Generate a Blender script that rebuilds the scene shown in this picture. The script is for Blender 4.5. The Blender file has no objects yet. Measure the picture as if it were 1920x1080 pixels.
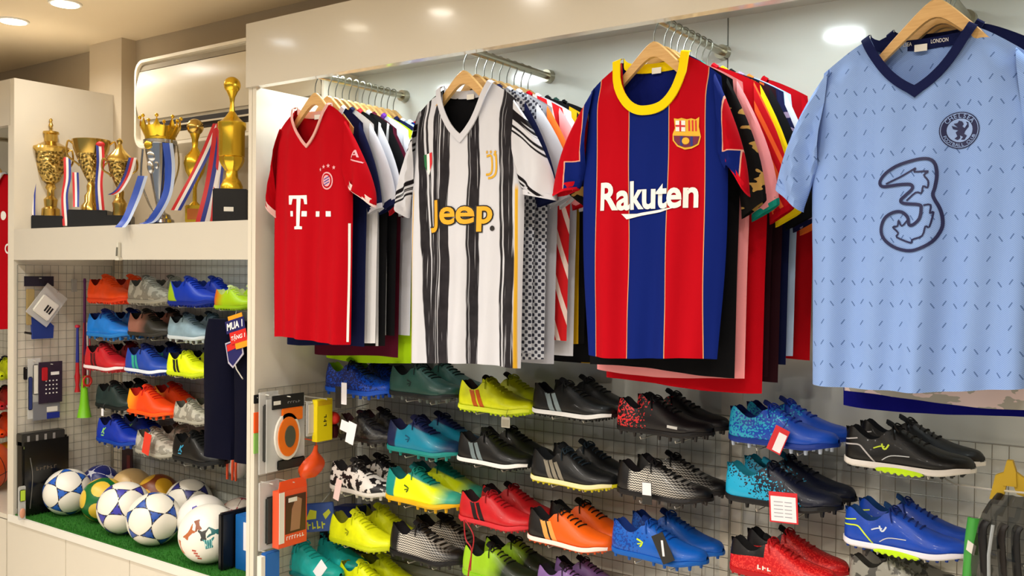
import bpy, bmesh, math, random
from mathutils import Vector, Matrix
from mathutils.bvhtree import BVHTree
PI = math.pi
sc = bpy.context.scene
COL = sc.collection

# ------------------------------------------------------------ camera
F = 1750.0; CAMZ = 1.45
yaw = math.radians(35.4); pitch = math.radians(-0.82); roll = 0.010
fwd = Vector((-math.sin(yaw)*math.cos(pitch), math.cos(yaw)*math.cos(pitch), math.sin(pitch)))
right0 = Vector((math.cos(yaw), math.sin(yaw), 0))
up0 = right0.cross(fwd)
rgt = right0*math.cos(roll) + up0*math.sin(roll)
upv = up0*math.cos(roll) - right0*math.sin(roll)
CP = Vector((0, 0, CAMZ))
cd = bpy.data.cameras.new('camera'); cam = bpy.data.objects.new('camera', cd); COL.objects.link(cam)
M3 = Matrix((rgt, upv, -fwd)).transposed()
cam.matrix_world = Matrix.Translation(CP) @ M3.to_4x4()
cd.sensor_width = 36; cd.lens = F/1920*36; cd.clip_start = 0.05; cd.clip_end = 60
sc.camera = cam

# ------------------------------------------------------------ world, lights, exposure
w = bpy.data.worlds.new('world'); sc.world = w; w.use_nodes = True
bg = w.node_tree.nodes['Background']; bg.inputs[0].default_value = (0.93, 0.97, 1.0, 1); bg.inputs[1].default_value = 0.36
sc.view_settings.view_transform = 'Standard'; sc.view_settings.look = 'None'
sc.view_settings.exposure = -0.38; sc.view_settings.gamma = 1; sc.view_settings.use_curve_mapping = False
POW_CEIL = 9.5; POW_NICHE = 2.8; POW_SHELF = .5
WARM = (1, .955, .885); COOL = (.86, .97, 1)
ZC = 2.49
def area(name, loc, size, power, color, shape='DISK', rot=(0, 0, 0), sy=None, spread=None):
    l = bpy.data.lights.new(name, 'AREA'); l.shape = shape; l.size = size; l.energy = power; l.color = color
    if sy: l.size_y = sy
    if spread: l.spread = spread
    o = bpy.data.objects.new(name, l); COL.objects.link(o); o.location = loc; o.rotation_euler = rot
    return o
CEIL_LAMPS = [(-3.29, 1.04), (-2.83, 1.04), (-2.37, 1.04), (-1.93, 1.04), (-1.47, 1.04), (-1.0, 1.04), (-.5, 1.04), (0.0, 1.04),
              (-3.75, 1.04), (-4.25, 1.04), (-3.97, 1.975), (-3.54, 1.96),
              (-3.3, -.3), (-2.1, -.3), (-.9, -.3), (.2, -.3), (-3.3, -1.6), (-1.8, -1.6), (-.3, -1.6)]
for x, y in CEIL_LAMPS:
    area('downlight_light', (x, y, ZC-.012), .085, POW_CEIL*(.45 if y > 1.5 else .62 if y > .5 else 2.3), WARM if x != -3.29 else COOL, spread=math.radians(150))

# ------------------------------------------------------------ pixel helpers (a pixel of the photo turned into a place on a real plane)
def ray(x, y): return fwd + rgt*((x-960)/F) + upv*((540-y)/F)
def Q(x, y, Y):
    d = ray(x, y); return CP + d*(Y/d.y)
def QX(x, y, X):
    d = ray(x, y); return CP + d*(X/d.x)
def lin(h):
    if isinstance(h, (tuple, list)): return tuple(h)+((1,) if len(h) == 3 else ())
    h = h.lstrip('#'); c = [int(h[i:i+2], 16)/255 for i in (0, 2, 4)]
    return tuple((v/12.92 if v <= .04045 else ((v+.055)/1.055)**2.4) for v in c)+(1,)

# ------------------------------------------------------------ materials
MC = {}
def mat(name, color='#808080', rough=.6, metal=0, emit=None, es=1, coat=0, alpha=1, trans=0, sheen=0, bump=0, bscale=200, spec=.5):
    key = (name, str(color), rough, metal, bump)
    if key in MC: return MC[key]
    m = bpy.data.materials.new(name); m.use_nodes = True; nt = m.node_tree
    b = nt.nodes['Principled BSDF']; b.inputs['Base Color'].default_value = lin(color)
    b.inputs['Roughness'].default_value = rough; b.inputs['Metallic'].default_value = metal
    b.inputs['Coat Weight'].default_value = coat; b.inputs['Coat Roughness'].default_value = .08
    b.inputs['Alpha'].default_value = alpha; b.inputs['Transmission Weight'].default_value = trans
    b.inputs['Sheen Weight'].default_value = sheen; b.inputs['Specular IOR Level'].default_value = spec
    if emit: b.inputs['Emission Color'].default_value = lin(emit); b.inputs['Emission Strength'].default_value = es
    if bump:
        n = nt.nodes.new('ShaderNodeTexNoise'); n.inputs['Scale'].default_value = bscale; n.inputs['Detail'].default_value = 3
        tc = nt.nodes.new('ShaderNodeTexCoord'); nt.links.new(tc.outputs['Object'], n.inputs['Vector'])
        bp = nt.nodes.new('ShaderNodeBump'); bp.inputs['Strength'].default_value = bump; bp.inputs['Distance'].default_value = .002
        nt.links.new(n.outputs['Fac'], bp.inputs['Height']); nt.links.new(bp.outputs['Normal'], b.inputs['Normal'])
    MC[key] = m; return m
class NT:
    def __init__(s, name, rough=.7, **k):
        s.m = mat(name+'_base', '#000001', rough, **k); 
        key = [q for q in MC if MC[q] is s.m][0]; del MC[key]
        s.m.name = name; s.nt = s.m.node_tree; s.b = s.nt.nodes['Principled BSDF']
        tc = s.nt.nodes.new('ShaderNodeTexCoord'); s.obj = tc.outputs['Object']
        sp = s.nt.nodes.new('ShaderNodeSeparateXYZ'); s.nt.links.new(s.obj, sp.inputs[0])
        s.x, s.y, s.z = sp.outputs
    def put(s, sock, v):
        if isinstance(v, bpy.types.NodeSocket): s.nt.links.new(v, sock)
        else: sock.default_value = v
    def ma(s, op, a, b=0.0, c=None):
        n = s.nt.nodes.new('ShaderNodeMath'); n.operation = op; s.put(n.inputs[0], a); s.put(n.inputs[1], b)
        if c is not None: s.put(n.inputs[2], c)
        return n.outputs[0]
    def vec(s, x, y, z):
        n = s.nt.nodes.new('ShaderNodeCombineXYZ'); s.put(n.inputs[0], x); s.put(n.inputs[1], y); s.put(n.inputs[2], z); return n.outputs[0]
    def noise(s, scale, v=None, detail=2, out='Fac'):
        n = s.nt.nodes.new('ShaderNodeTexNoise'); n.inputs['Scale'].default_value = scale; n.inputs['Detail'].default_value = detail
        s.put(n.inputs['Vector'], v if v is not None else s.obj); return n.outputs[out]
    def vor(s, scale, v=None, out='Distance', feature='F1'):
        n = s.nt.nodes.new('ShaderNodeTexVoronoi'); n.feature = feature; n.inputs['Scale'].default_value = scale
        s.put(n.inputs['Vector'], v if v is not None else s.obj); return n.outputs[out]
    def mix(s, f, a, b):
        n = s.nt.nodes.new('ShaderNodeMix'); n.data_type = 'RGBA'; s.put(n.inputs['Factor'], f)
        s.put(n.inputs['A'], lin(a) if isinstance(a, (str, tuple)) else a); s.put(n.inputs['B'], lin(b) if isinstance(b, (str, tuple)) else b)
        return n.outputs['Result']
    def ramp(s, f, stops, interp='CONSTANT'):
        n = s.nt.nodes.new('ShaderNodeValToRGB'); r = n.color_ramp; r.interpolation = interp
        while len(r.elements) < len(stops): r.elements.new(.5)
        for i, (p, c) in enumerate(sorted(stops, key=lambda q: q[0])): r.elements[i].position = max(0, min(1, p)); 
        for i, (p, c) in enumerate(sorted(stops, key=lambda q: q[0])): r.elements[i].color = lin(c)
        s.put(n.inputs[0], f); return n.outputs[0]
    def mr(s, v, a, b, c=0, d=1, smooth=False):
        n = s.nt.nodes.new('ShaderNodeMapRange'); n.clamp = True
        if smooth: n.interpolation_type = 'SMOOTHSTEP'
        s.put(n.inputs[0], v)
        for i, q in enumerate((a, b, c, d)): n.inputs[1+i].default_value = q
        return n.outputs[0]
    def done(s, col):
        s.put(s.b.inputs['Base Color'], col); return s.m
    def bump(s, h, st=.3, dist=.002):
        bp = s.nt.nodes.new('ShaderNodeBump'); bp.inputs['Strength'].default_value = st; bp.inputs['Distance'].default_value = dist
        s.put(bp.inputs['Height'], h); s.nt.links.new(bp.outputs['Normal'], s.b.inputs['Normal'])

# ------------------------------------------------------------ mesh builder
class MB:
    def __init__(s): s.v = []; s.f = []; s.m = []
    def add(s, vs, fs, mi=0):
        o = len(s.v); s.v += [tuple(v) for v in vs]; s.f += [tuple(i+o for i in f) for f in fs]; s.m += [mi]*len(fs); return s
    def box(s, a, b, mi=0, bev=0):
        x0, y0, z0 = [min(p, q) for p, q in zip(a, b)]; x1, y1, z1 = [max(p, q) for p, q in zip(a, b)]
        if bev:
            bm = bmesh.new(); bmesh.ops.create_cube(bm, size=1)
            for v in bm.verts: v.co = Vector(((x0+x1)/2+v.co.x*(x1-x0), (y0+y1)/2+v.co.y*(y1-y0), (z0+z1)/2+v.co.z*(z1-z0)))
            bmesh.ops.bevel(bm, geom=bm.edges[:], offset=bev, segments=2, affect='EDGES')
            bm.verts.index_update(); s.add([v.co for v in bm.verts], [[v.index for v in f.verts] for f in bm.faces], mi); bm.free(); return s
        return s.add([(x0,y0,z0),(x1,y0,z0),(x1,y1,z0),(x0,y1,z0),(x0,y0,z1),(x1,y0,z1),(x1,y1,z1),(x0,y1,z1)],
                     [(0,3,2,1),(4,5,6,7),(0,1,5,4),(1,2,6,5),(2,3,7,6),(3,0,4,7)], mi)
    def tube(s, pts, r, n=6, mi=0, closed=False, caps=True, flat=1.0):
        pts = [Vector(p) for p in pts]; N = len(pts); rs = r if isinstance(r, (list, tuple)) else [r]*N
        vs = []; prev = None
        for i, p in enumerate(pts):
            if closed: t = pts[(i+1) % N]-pts[i-1]
            else: t = pts[min(i+1, N-1)]-pts[max(i-1, 0)]
            if t.length < 1e-9: t = Vector((0, 0, 1))
            t.normalize()
            if prev is None:
                a = Vector((0, 0, 1)) if abs(t.z) < .9 else Vector((1, 0, 0)); u = t.cross(a).normalized()
            else:
                u = prev - t*prev.dot(t); u = u.normalized() if u.length > 1e-6 else t.orthogonal().normalized()
            prev = u; v = t.cross(u)
            for k in range(n):
                an = 2*PI*k/n; vs.append(p+u*math.cos(an)*rs[i]+v*math.sin(an)*rs[i]*flat)
        fs = []
        for i in range(N if closed else N-1):
            j = (i+1) % N
            for k in range(n): fs.append((i*n+k, i*n+(k+1) % n, j*n+(k+1) % n, j*n+k))
        if caps and not closed: fs.append(tuple(range(n))[::-1]); fs.append(tuple((N-1)*n+k for k in range(n)))
        return s.add(vs, fs, mi)
    def lathe(s, prof, n=24, c=(0, 0, 0), mi=0, fn=None):
        vs = []; fs = []
        for r, z in prof:
            for k in range(n):
                a = 2*PI*k/n; rr = r*(fn(a, z) if fn else 1); vs.append((c[0]+rr*math.cos(a), c[1]+rr*math.sin(a), c[2]+z))
        for i in range(len(prof)-1):
            for k in range(n): fs.append((i*n+k, i*n+(k+1) % n, (i+1)*n+(k+1) % n, (i+1)*n+k))
        fs.append(tuple(range(n))[::-1]); fs.append(tuple((len(prof)-1)*n+k for k in range(n)))
        return s.add(vs, fs, mi)
    def ell(s, c, r, n=16, m=10, mi=0):
        if not isinstance(r, (tuple, list)): r = (r, r, r)
        vs = []; fs = []
        for i in range(m+1):
            th = PI*i/m
            for k in range(n): ph = 2*PI*k/n; vs.append((c[0]+r[0]*math.sin(th)*math.cos(ph), c[1]+r[1]*math.sin(th)*math.sin(ph), c[2]-r[2]*math.cos(th)))
        for i in range(m):
            for k in range(n): fs.append((i*n+k, i*n+(k+1) % n, (i+1)*n+(k+1) % n, (i+1)*n+k))
        return s.add(vs, fs, mi)
    def prism(s, poly, axis, a, b, mi=0):
        def mk(p, d): return {'y': (p[0], d, p[1]), 'x': (d, p[0], p[1]), 'z': (p[0], p[1], d)}[axis]
        n = len(poly); vs = [mk(p, a) for p in poly]+[mk(p, b) for p in poly]
        fs = [tuple(range(n)), tuple(range(n, 2*n))[::-1]]+[(i, (i+1) % n, n+(i+1) % n, n+i) for i in range(n)]
        return s.add(vs, fs, mi)
    def grid(s, rows, mi=0, closed=False):
        R = len(rows); C = len(rows[0]); fs = []
        for i in range(R-1):
            for j in range(C if closed else C-1): fs.append((i*C+j, i*C+(j+1) % C, (i+1)*C+(j+1) % C, (i+1)*C+j))
        return s.add([p for r in rows for p in r], fs, mi)
    def build(s, name, mats, parent=None, loc=None, smooth=True, rot=None, weld=False):
        me = bpy.data.meshes.new(name); me.from_pydata(s.v, [], s.f)
        if not isinstance(mats, (list, tuple)): mats = [mats]
        for m in mats: me.materials.append(m)
        me.polygons.foreach_set('material_index', s.m)
        bm = bmesh.new(); bm.from_mesh(me)
        if weld: bmesh.ops.remove_doubles(bm, verts=bm.verts, dist=1e-5)
        bmesh.ops.recalc_face_normals(bm, faces=bm.faces)
        for f in bm.faces: f.smooth = smooth
        if smooth:
            for e in bm.edges:
                if len(e.link_faces) == 2 and e.calc_face_angle(0) > .7: e.smooth = False
        bm.to_mesh(me); bm.free()
        o = bpy.data.objects.new(name, me); COL.objects.link(o)
        if parent: o.parent = parent
        if loc is not None: o.location = loc
        if rot: o.rotation_euler = rot
        return o
def tag(o, label, cat, group=None, kind=None):
    if label: o['label'] = label
    if cat: o['category'] = cat
    if group: o['group'] = group
    if kind: o['kind'] = kind
    return o
def thing(name, label, cat, loc, rot=(0, 0, 0), group=None):
    o = bpy.data.objects.new(name, None); COL.objects.link(o); o.location = loc; o.rotation_euler = rot; o.empty_display_size = .02
    return tag(o, label, cat, group)
def struct(name, mb, m, parent=None, smooth=False):
    o = mb.build(name, m, parent, smooth=smooth)
    if not parent: o['kind'] = 'structure'
    return o
def crom(pts, n=6, closed=False):
    P = [Vector(p) for p in pts]; N = len(P); out = []
    for i in range(N if closed else N-1):
        g = (lambda k: P[k % N]) if closed else (lambda k: P[max(0, min(N-1, k))])
        a, b, c, d = g(i-1), g(i), g(i+1), g(i+2)
        for k in range(n):
            t = k/n; out.append(.5*((2*b)+(c-a)*t+(2*a-5*b+4*c-d)*t*t+(3*b-a-3*c+d)*t**3))
    if not closed: out.append(P[-1])
    return out
def interp(x, xs, ys):
    if x <= xs[0]: return ys[0]
    for i in range(len(xs)-1):
        if x <= xs[i+1]:
            t = (x-xs[i])/(xs[i+1]-xs[i]); 
            m0 = (ys[i+1]-ys[i-1])/(xs[i+1]-xs[i-1]) if i > 0 else (ys[1]-ys[0])/(xs[1]-xs[0])
            m1 = (ys[i+2]-ys[i])/(xs[i+2]-xs[i]) if i+2 < len(xs) else (ys[i+1]-ys[i])/(xs[i+1]-xs[i])
            h = xs[i+1]-xs[i]
            return (2*t**3-3*t*t+1)*ys[i]+(t**3-2*t*t+t)*h*m0+(-2*t**3+3*t*t)*ys[i+1]+(t**3-t*t)*h*m1
    return ys[-1]
def sst(a, b, x):
    t = max(0, min(1, (x-a)/(b-a))); return t*t*(3-2*t)

# ---- flat print laid on a surface seen from -Y : 2D shapes (x, z)
def ribbon2d(pts, wd, closed=False, sm=5):
    P = crom([(p[0], p[1], 0) for p in pts], sm, closed); N = len(P); L = []; R = []
    for i in range(N):
        t = (P[(i+1) % N]-P[i-1]) if closed else (P[min(i+1, N-1)]-P[max(i-1, 0)])
        t = t.normalized() if t.length > 1e-9 else Vector((1, 0, 0)); n = Vector((-t.y, t.x, 0))*wd/2
        L.append(P[i]+n); R.append(P[i]-n)
    vs = [(p.x, p.y) for p in L+R]; fs = []
    for i in range(N if closed else N-1):
        j = (i+1) % N; fs.append((i, j, N+j, N+i))
    return vs, fs
def poly2d(pts): return list(pts), [tuple(range(len(pts)))]
def disc2d(cx, cz, rx, rz=None, n=24):
    rz = rz or rx; return poly2d([(cx+rx*math.cos(2*PI*k/n), cz+rz*math.sin(2*PI*k/n)) for k in range(n)])
def ring2d(cx, cz, rx, rz, wd, n=28):
    return ribbon2d([(cx+rx*math.cos(2*PI*k/n), cz+rz*math.sin(2*PI*k/n)) for k in range(n)], wd, True, 1)
def merge2d(lst):
    V = []; Fc = []
    for v, f in lst:
        o = len(V); V += v; Fc += [tuple(i+o for i in q) for q in f]
    return V, Fc
_tc = {}
def text2d(txt, off=0.0, shear=0.0):
    k = (txt, off, shear)
    if k not in _tc:
        cu = bpy.data.curves.new('t', 'FONT'); cu.body = txt; cu.offset = off; cu.shear = shear; cu.resolution_u = 4
        ob = bpy.data.objects.new('t', cu); COL.objects.link(ob); dg = bpy.context.evaluated_depsgraph_get(); dg.update()
        me = bpy.data.meshes.new_from_object(ob.evaluated_get(dg))
        _tc[k] = ([(v.co.x, v.co.y) for v in me.vertices], [tuple(p.vertices) for p in me.polygons])
        bpy.data.objects.remove(ob); bpy.data.curves.remove(cu); bpy.data.meshes.remove(me)
    return _tc[k]
def textbox(txt, x0, z0, x1, z1, off=0.0, shear=0.0, ref=None):
    v, f = text2d(txt, off, shear); rv = text2d(ref[0], ref[1])[0] if ref else v
    a, b = min(p[0] for p in rv), max(p[0] for p in rv); c, d = min(p[1] for p in rv), max(p[1] for p in rv)
    return [(x0+(p[0]-a)/(b-a)*(x1-x0), z0+(p[1]-c)/(d-c)*(z1-z0)) for p in v], f
def decal(name, shape, m, parent, bvh, off=.002, lim=.012, direction=(0, 1, 0), start=-.5, frame=None, label=None, yfall=None):
    V, Fc = shape; bm = bmesh.new(); vv = [bm.verts.new((p[0], 0, p[1])) for p in V]
    for f in Fc:
        try: bm.faces.new([vv[i] for i in f])
        except ValueError: pass
    bm.normal_update(); bmesh.ops.triangulate(bm, faces=bm.faces)
    for _ in range(5):
        e = [x for x in bm.edges if x.calc_length() > lim]
        if not e: break
        bmesh.ops.subdivide_edges(bm, edges=e, cuts=1); bmesh.ops.triangulate(bm, faces=bm.faces)
    d = Vector(direction); last = yfall
    miss = []
    for v in bm.verts:
        p = Vector((v.co.x, 0, v.co.z)) - d*abs(start)
        h = bvh.ray_cast(p, d)
        if h[0] is not None: v.co = h[0]-d*off; last = h[0].y if last is None else last
        else: miss.append(v)
    if miss:
        bmesh.ops.delete(bm, geom=miss, context='VERTS')
    me = bpy.data.meshes.new(name); bm.to_mesh(me); bm.free(); me.materials.append(m)
    for p in me.polygons: p.use_smooth = True
    o = bpy.data.objects.new(name, me); COL.objects.link(o); o.parent = parent
    if label: o['label'] = label
    return o
def blurmarks(x0, z0, x1, z1, n, seed=1):
    R = random.Random(seed); out = []; w_ = (x1-x0)/n; h = z1-z0
    for k in range(n):
        a = x0+w_*k; hh = h*R.uniform(.75, 1); t_ = w_*.26
        out.append(poly2d([(a+w_*.1, z0), (a+w_*.1+t_, z0), (a+w_*.1+t_, z0+hh), (a+w_*.1, z0+hh)]))
        zc = z0+h*R.choice((.08, .42, .72)); out.append(poly2d([(a+w_*.1+t_, zc), (a+w_*.82, zc), (a+w_*.82, zc+h*.2), (a+w_*.1+t_, zc+h*.2)]))
    return merge2d(out)
def bvh_of(*obs):
    V = []; Fc = []
    for o in obs:
        n = len(V); V += [v.co.copy() for v in o.data.vertices]; Fc += [tuple(i+n for i in p.vertices) for p in o.data.polygons]
    return BVHTree.FromPolygons(V, Fc)

# ------------------------------------------------------------ common materials
M_panel = mat('cream_laminate', '#dad2c2', .22, coat=.3)
M_fascia = mat('glossy_cream_laminate', '#cdc6b8', .16, coat=.6)
M_back = mat('grey_white_laminate', '#cfcfc6', .14, coat=.4)
M_wall = mat('beige_wall_paint', '#b3a48c', .8)
M_col = mat('pale_beige_wall_paint', '#c4b59c', .8)
M_ceil = mat('ceiling_paint', '#eedcbc', .9)
M_floor = mat('floor_tile', '#e8e0d2', .3)
M_wire = mat('grid_wire', '#8b877b', .4, .2)
M_chrome = mat('brushed_chrome', '#b0ab98', .28, 1)
M_white = mat('white_plastic', '#e6e2d8', .4)
M_black = mat('black_plastic', '#0c0c0e', .35)
M_steel = mat('hook_steel', '#8a8a80', .3, 1)
M_lamp = mat('lamp_glow', '#ffffff', .5, emit='#fff3dc', es=14)
M_lampc = mat('cool_lamp_glow', '#ffffff', .5, emit='#eef8ff', es=12)
M_gold = mat('polished_gold', '#cfae5c', .2, 1)
M_gold2 = mat('bright_gold', '#f0c63c', .22, .9)
M_silver = mat('polished_silver', '#c9ccd0', .14, 1)

# ------------------------------------------------------------ structure
XP = -2.39; XL = -3.943; YF = 1.95; YB = 2.40; XR = .42
ZR = 1.45
struct('floor', MB().box((-6.2, -2.6, -.1), (2.6, 2.5, 0)), M_floor)
struct('ceiling', MB().box((-6.2, -2.6, ZC), (2.6, 2.5, ZC+.1)), M_ceil)
struct('wall_back', MB().box((-6.2, 2.46, 0), (2.6, 2.56, ZC)), M_wall)
struct('wall_left', MB().box((-6.2, -2.6, 0), (-6.1, 2.46, ZC)), M_wall)
struct('wall_right', MB().box((2.5, -2.6, 0), (2.6, 2.46, ZC)), M_wall)
xa, xb = Q(168, 89, 2.39).x, Q(228, 72, 2.39).x
struct('trim_1', MB().box((xa, 2.39, 0), (xb, 2.46, ZC)), M_col)
# ceiling downlights
for i, (x, y) in enumerate(CEIL_LAMPS):
    seen = {0: 'ceiling downlight whose bluish reflection is leftmost on the glossy fascia', 1: 'ceiling downlight reflected second from the left on the glossy fascia', 2: 'ceiling downlight reflected third from the left on the glossy fascia', 3: 'ceiling downlight reflected at the top photo edge on the glossy fascia', 10: 'round ceiling downlight nearest the left edge of the photo', 11: 'round ceiling downlight above the gold trophies, right of the other'}
    t = thing('ceiling_downlight', seen.get(i, 'round ceiling downlight over the shop floor, outside the photo frame'), 'ceiling light', (x, y, ZC), group=None if i in seen else 'ceiling downlights over the shop floor')
    MB().lathe([(.05, 0), (.05, -.006), (.06, -.006), (.062, 0)], 28).build('rim', M_white, t)
    MB().lathe([(.05, -.001), (.05, -.008), (.03, -.0085), (.001, -.0088)], 24).build('lens', M_lampc if x == -3.29 else M_lamp, t)

# main display unit
unit = thing('display_unit', 'long cream and grey wall unit with glossy fascia holding the four shirt rails', 'shelving', (XP, YF, 0))
def U(name, a, b, m, par=unit, org=(XP, YF, 0), bev=0.0, label=None):
    o = MB().box([p-q for p, q in zip(a, org)], [p-q for p, q in zip(b, org)], bev=bev).build(name, m, par, smooth=bool(bev))
    if label: o['label'] = label
    return o
U('fascia', (XP-.037, YF-.012, ZR+.588), (XR, YF+.018, ZR+.79), M_fascia, label='glossy cream front board above the shirts')
U('side_panel', (XP-.018, YF, 0), (XP, YB+.04, ZR+.588), M_panel)
U('side_panel', (XR, YF, 0), (XR+.02, YB+.04, ZR+.70), M_panel)
U('top_panel', (XP, YF+.018, ZR+.70), (XR, YB+.02, ZR+.72), M_back)
ups = [XP, Q(1354, 780, 2.395).x, XR]
for i in range(2):
    U('back_panel', (ups[i]+(.002 if i else 0), YB, .43), (ups[i+1]-.002, YB+.018, ZR+.70), M_back)
U('upright', (ups[1]-.002, YB-.006, .43), (Q(1392, 780, 2.395).x, YB+.001, ZR+.30), M_panel)
U('base_top', (XP, YF+.02, .41), (XR, YB, .43), M_panel)
for i in range(4):
    a = XP+(XR-XP)/4*i; U('cabinet_door', (a+.002, YF, .06), (a+(XR-XP)/4-.002, YF+.018, .405), M_panel, bev=.001)
# niche downlights under the top panel
for x in (-.774, -1.86):
    t = thing('niche_downlight', 'cool downlight under the unit top, %s' % ('left of the pale blue shirt' if x > -1 else 'above the black and white striped shirt'), 'light', (x, 2.1, ZR+.70))
    MB().lathe([(.055, 0), (.055, -.008), (.05, -.010), (.001, -.010)], 28).build('lens', M_lampc, t)
for x in (-.774, -1.86, -.1, -1.3, -2.2):
    area('niche_light', (x, 2.1, ZR+.685), .1, POW_NICHE, COOL)

# trophy unit (left)
u2 = thing('display_unit', 'cream trophy and ball unit left of the shirt rails, open above the trophies', 'shelving', (XL, YF, 0))
o2 = (XL, YF, 0)
XI = XP-.02
U('side_panel', (XL, YF, 0), (XL+.032, YB+.02, ZR+.79), M_panel, u2, o2)
U('side_panel', (XI-.017, YF, 0), (XI, YB+.04, ZR+.588), M_panel, u2, o2)
U('shelf', (XL+.032, YF+.018, ZR+.142), (XI-.017, YB+.02, ZR+.166), M_panel, u2, o2)
U('shelf_front', (XL+.032, YF, ZR+.040), (XI-.017, YF+.018, ZR+.167), M_fascia, u2, o2, label='glossy cream board under the trophies')
U('back_panel', (XL+.032, YB, .43), (XI-.017, YB+.015, ZR+.142), M_back, u2, o2)
U('base_top', (XL+.032, YF+.0, .408), (XI-.017, YB, .428), M_panel, u2, o2)
seams = [XL, Q(124, 1040, YF).x]; d_ = .43
while seams[-1]+d_ < XI-.1: seams.append(seams[-1]+d_)
seams.append(XI)
for a, b in zip(seams, seams[1:]): U('cabinet_door', (a+.0015, YF-.002, .06), (b-.0015, YF+.016, .404), M_panel, u2, o2, bev=.001)
U('edge_strip', (XL+.002, YF-.008, .404), (XI, YF+.004, .432), M_white, u2, o2)
t = thing('shelf_bracket', 'small clear latch on the board edge below the trophies', 'bracket', Q(224, 470, YF-.004))
MB().box((-.012, -.01, -.035), (.012, .004, -.025)).box((-.005, -.008, -.03), (.005, .002, .03)).build('plate', mat('clear_latch', '#cfcabb', .2), t)
MB().tube([(0, -.010, .012), (0, -.012, -.02)], .003).build('pin', M_steel, t)
# grass mat
g = NT('green_turf', .95); n1 = g.noise(60, detail=4); g.bump(g.noise(500), 1, .004)
gm = g.done(g.mix(n1, '#1a5a0a', '#2f8a1c'))
grass = MB().box((XL+.034, YF+.006, .428), (XI-.019, YB-.002, .434))
rnd = random.Random(3)
for i in range(9000):
    x = rnd.uniform(XL+.036, XI-.021); y = YF+.008+(YB-YF-.02)*rnd.random()**1.6; a = rnd.uniform(0, PI); h = rnd.uniform(.006, .012); dx, dy = .0012*math.cos(a), .0012*math.sin(a)
    lx, ly = rnd.uniform(-.003, .003), rnd.uniform(-.003, .003)
    grass.add([(x-dx, y-dy, .433), (x+dx, y+dy, .433), (x+lx, y+ly, .433+h)], [(0, 1, 2)])
tag(grass.build('artificial_turf', gm, smooth=False), 'strip of short green artificial turf under the footballs', 'turf mat', kind='stuff')

# far left unit
u3 = thing('display_unit', 'cream shop unit cut off by the left photo edge, red shirt inside', 'shelving', (XL-1.3, YF, 0)); o3 = (XL-1.3, YF, 0)
U('fascia', (XL-1.3, YF+.0, ZR+.60), (XL-.002, YF+.03, ZR+.79), M_fascia, u3, o3)
U('top_panel', (XL-1.3, YF+.03, ZR+.74), (XL-.002, YB, ZR+.76), M_panel, u3, o3)
U('back_panel', (XL-1.3, YB, .43), (XL-.002, YB+.015, ZR+.74), M_back, u3, o3)
U('side_panel', (XL-.02, YF+.002, 0), (XL-.002, YB, ZR+.60), M_panel, u3, o3)
U('base_top', (XL-1.3, YF, .408), (XL-.022, YB, .428), M_panel, u3, o3)
U('cabinet_door', (XL-.6, YF-.002, .06), (XL-.024, YF+.016, .404), M_panel, u3, o3, bev=.001)
U('cabinet_door', (XL-1.3, YF-.002, .06), (XL-.604, YF+.016, .404), M_panel, u3, o3, bev=.001)

# ------------------------------------------------------------ wire grids
def wire_grid(label, p0, ux, width, z0, z1, out, step=.035, r=.0010):
    """p0: corner, ux: horizontal unit vector, out: outward unit vector"""
    t = thing('wire_grid_panel', label, 'wire grid', (p0[0], p0[1], z0)); ux = Vector(ux); out = Vector(out); H = z1-z0
    nb = int(width/step)
    b = MB()
    for i in range(1, nb+1):
        if i*step < width-.01: p = ux*(i*step)-out*r; b.tube([p, p+Vector((0, 0, H))], r, 4, caps=False)
    o = b.build('upright_wires', M_wire, t); o['kind'] = 'stuff'
    b = MB(); k = 1
    while k*step < H-.01:
        p = Vector((0, 0, H-k*step))+out*r; b.tube([p, p+ux*width], r, 4, caps=False); k += 1
    o = b.build('cross_wires', M_wire, t); o['kind'] = 'stuff'
    b = MB(); b.tube([(0, 0, 0), ux*width, ux*width+Vector((0, 0, H)), (0, 0, H)], .0022, 6, closed=True); b.build('frame', M_wire, t)
    return t
GY = 2.388
x1 = ups[1]+.03
wire_grid('wire grid panel behind the middle shoe columns', (XP+.012, GY), (1, 0, 0), x1-XP-.016, .46, ZR-.375, (0, -1, 0))
wire_grid('wire grid panel behind the right-hand shoe columns', (x1, GY), (1, 0, 0), XR-x1-.01, .46, ZR-.378, (0, -1, 0))
wire_grid('narrow wire grid on the side panel where glove packs hang', (XP+.008, YF+.01), (0, 1, 0), YB-YF-.03, .46, ZR-.375, (1, 0, 0))
wire_grid('wire grid panel behind the shoes of the ball unit', (XL+.045, GY), (1, 0, 0), XI-.02-XL-.05, .46, ZR+.13, (0, -1, 0))
wire_grid('wire grid on the left inner side of the ball unit', (XL+.042, YF+.01), (0, 1, 0), YB-YF-.03, .46, ZR+.02, (1, 0, 0))
wire_grid('wire grid panel in the cut-off unit at the far left', (XL-1.2, GY), (1, 0, 0), 1.15, .46, ZR-.05, (0, -1, 0))

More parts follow.
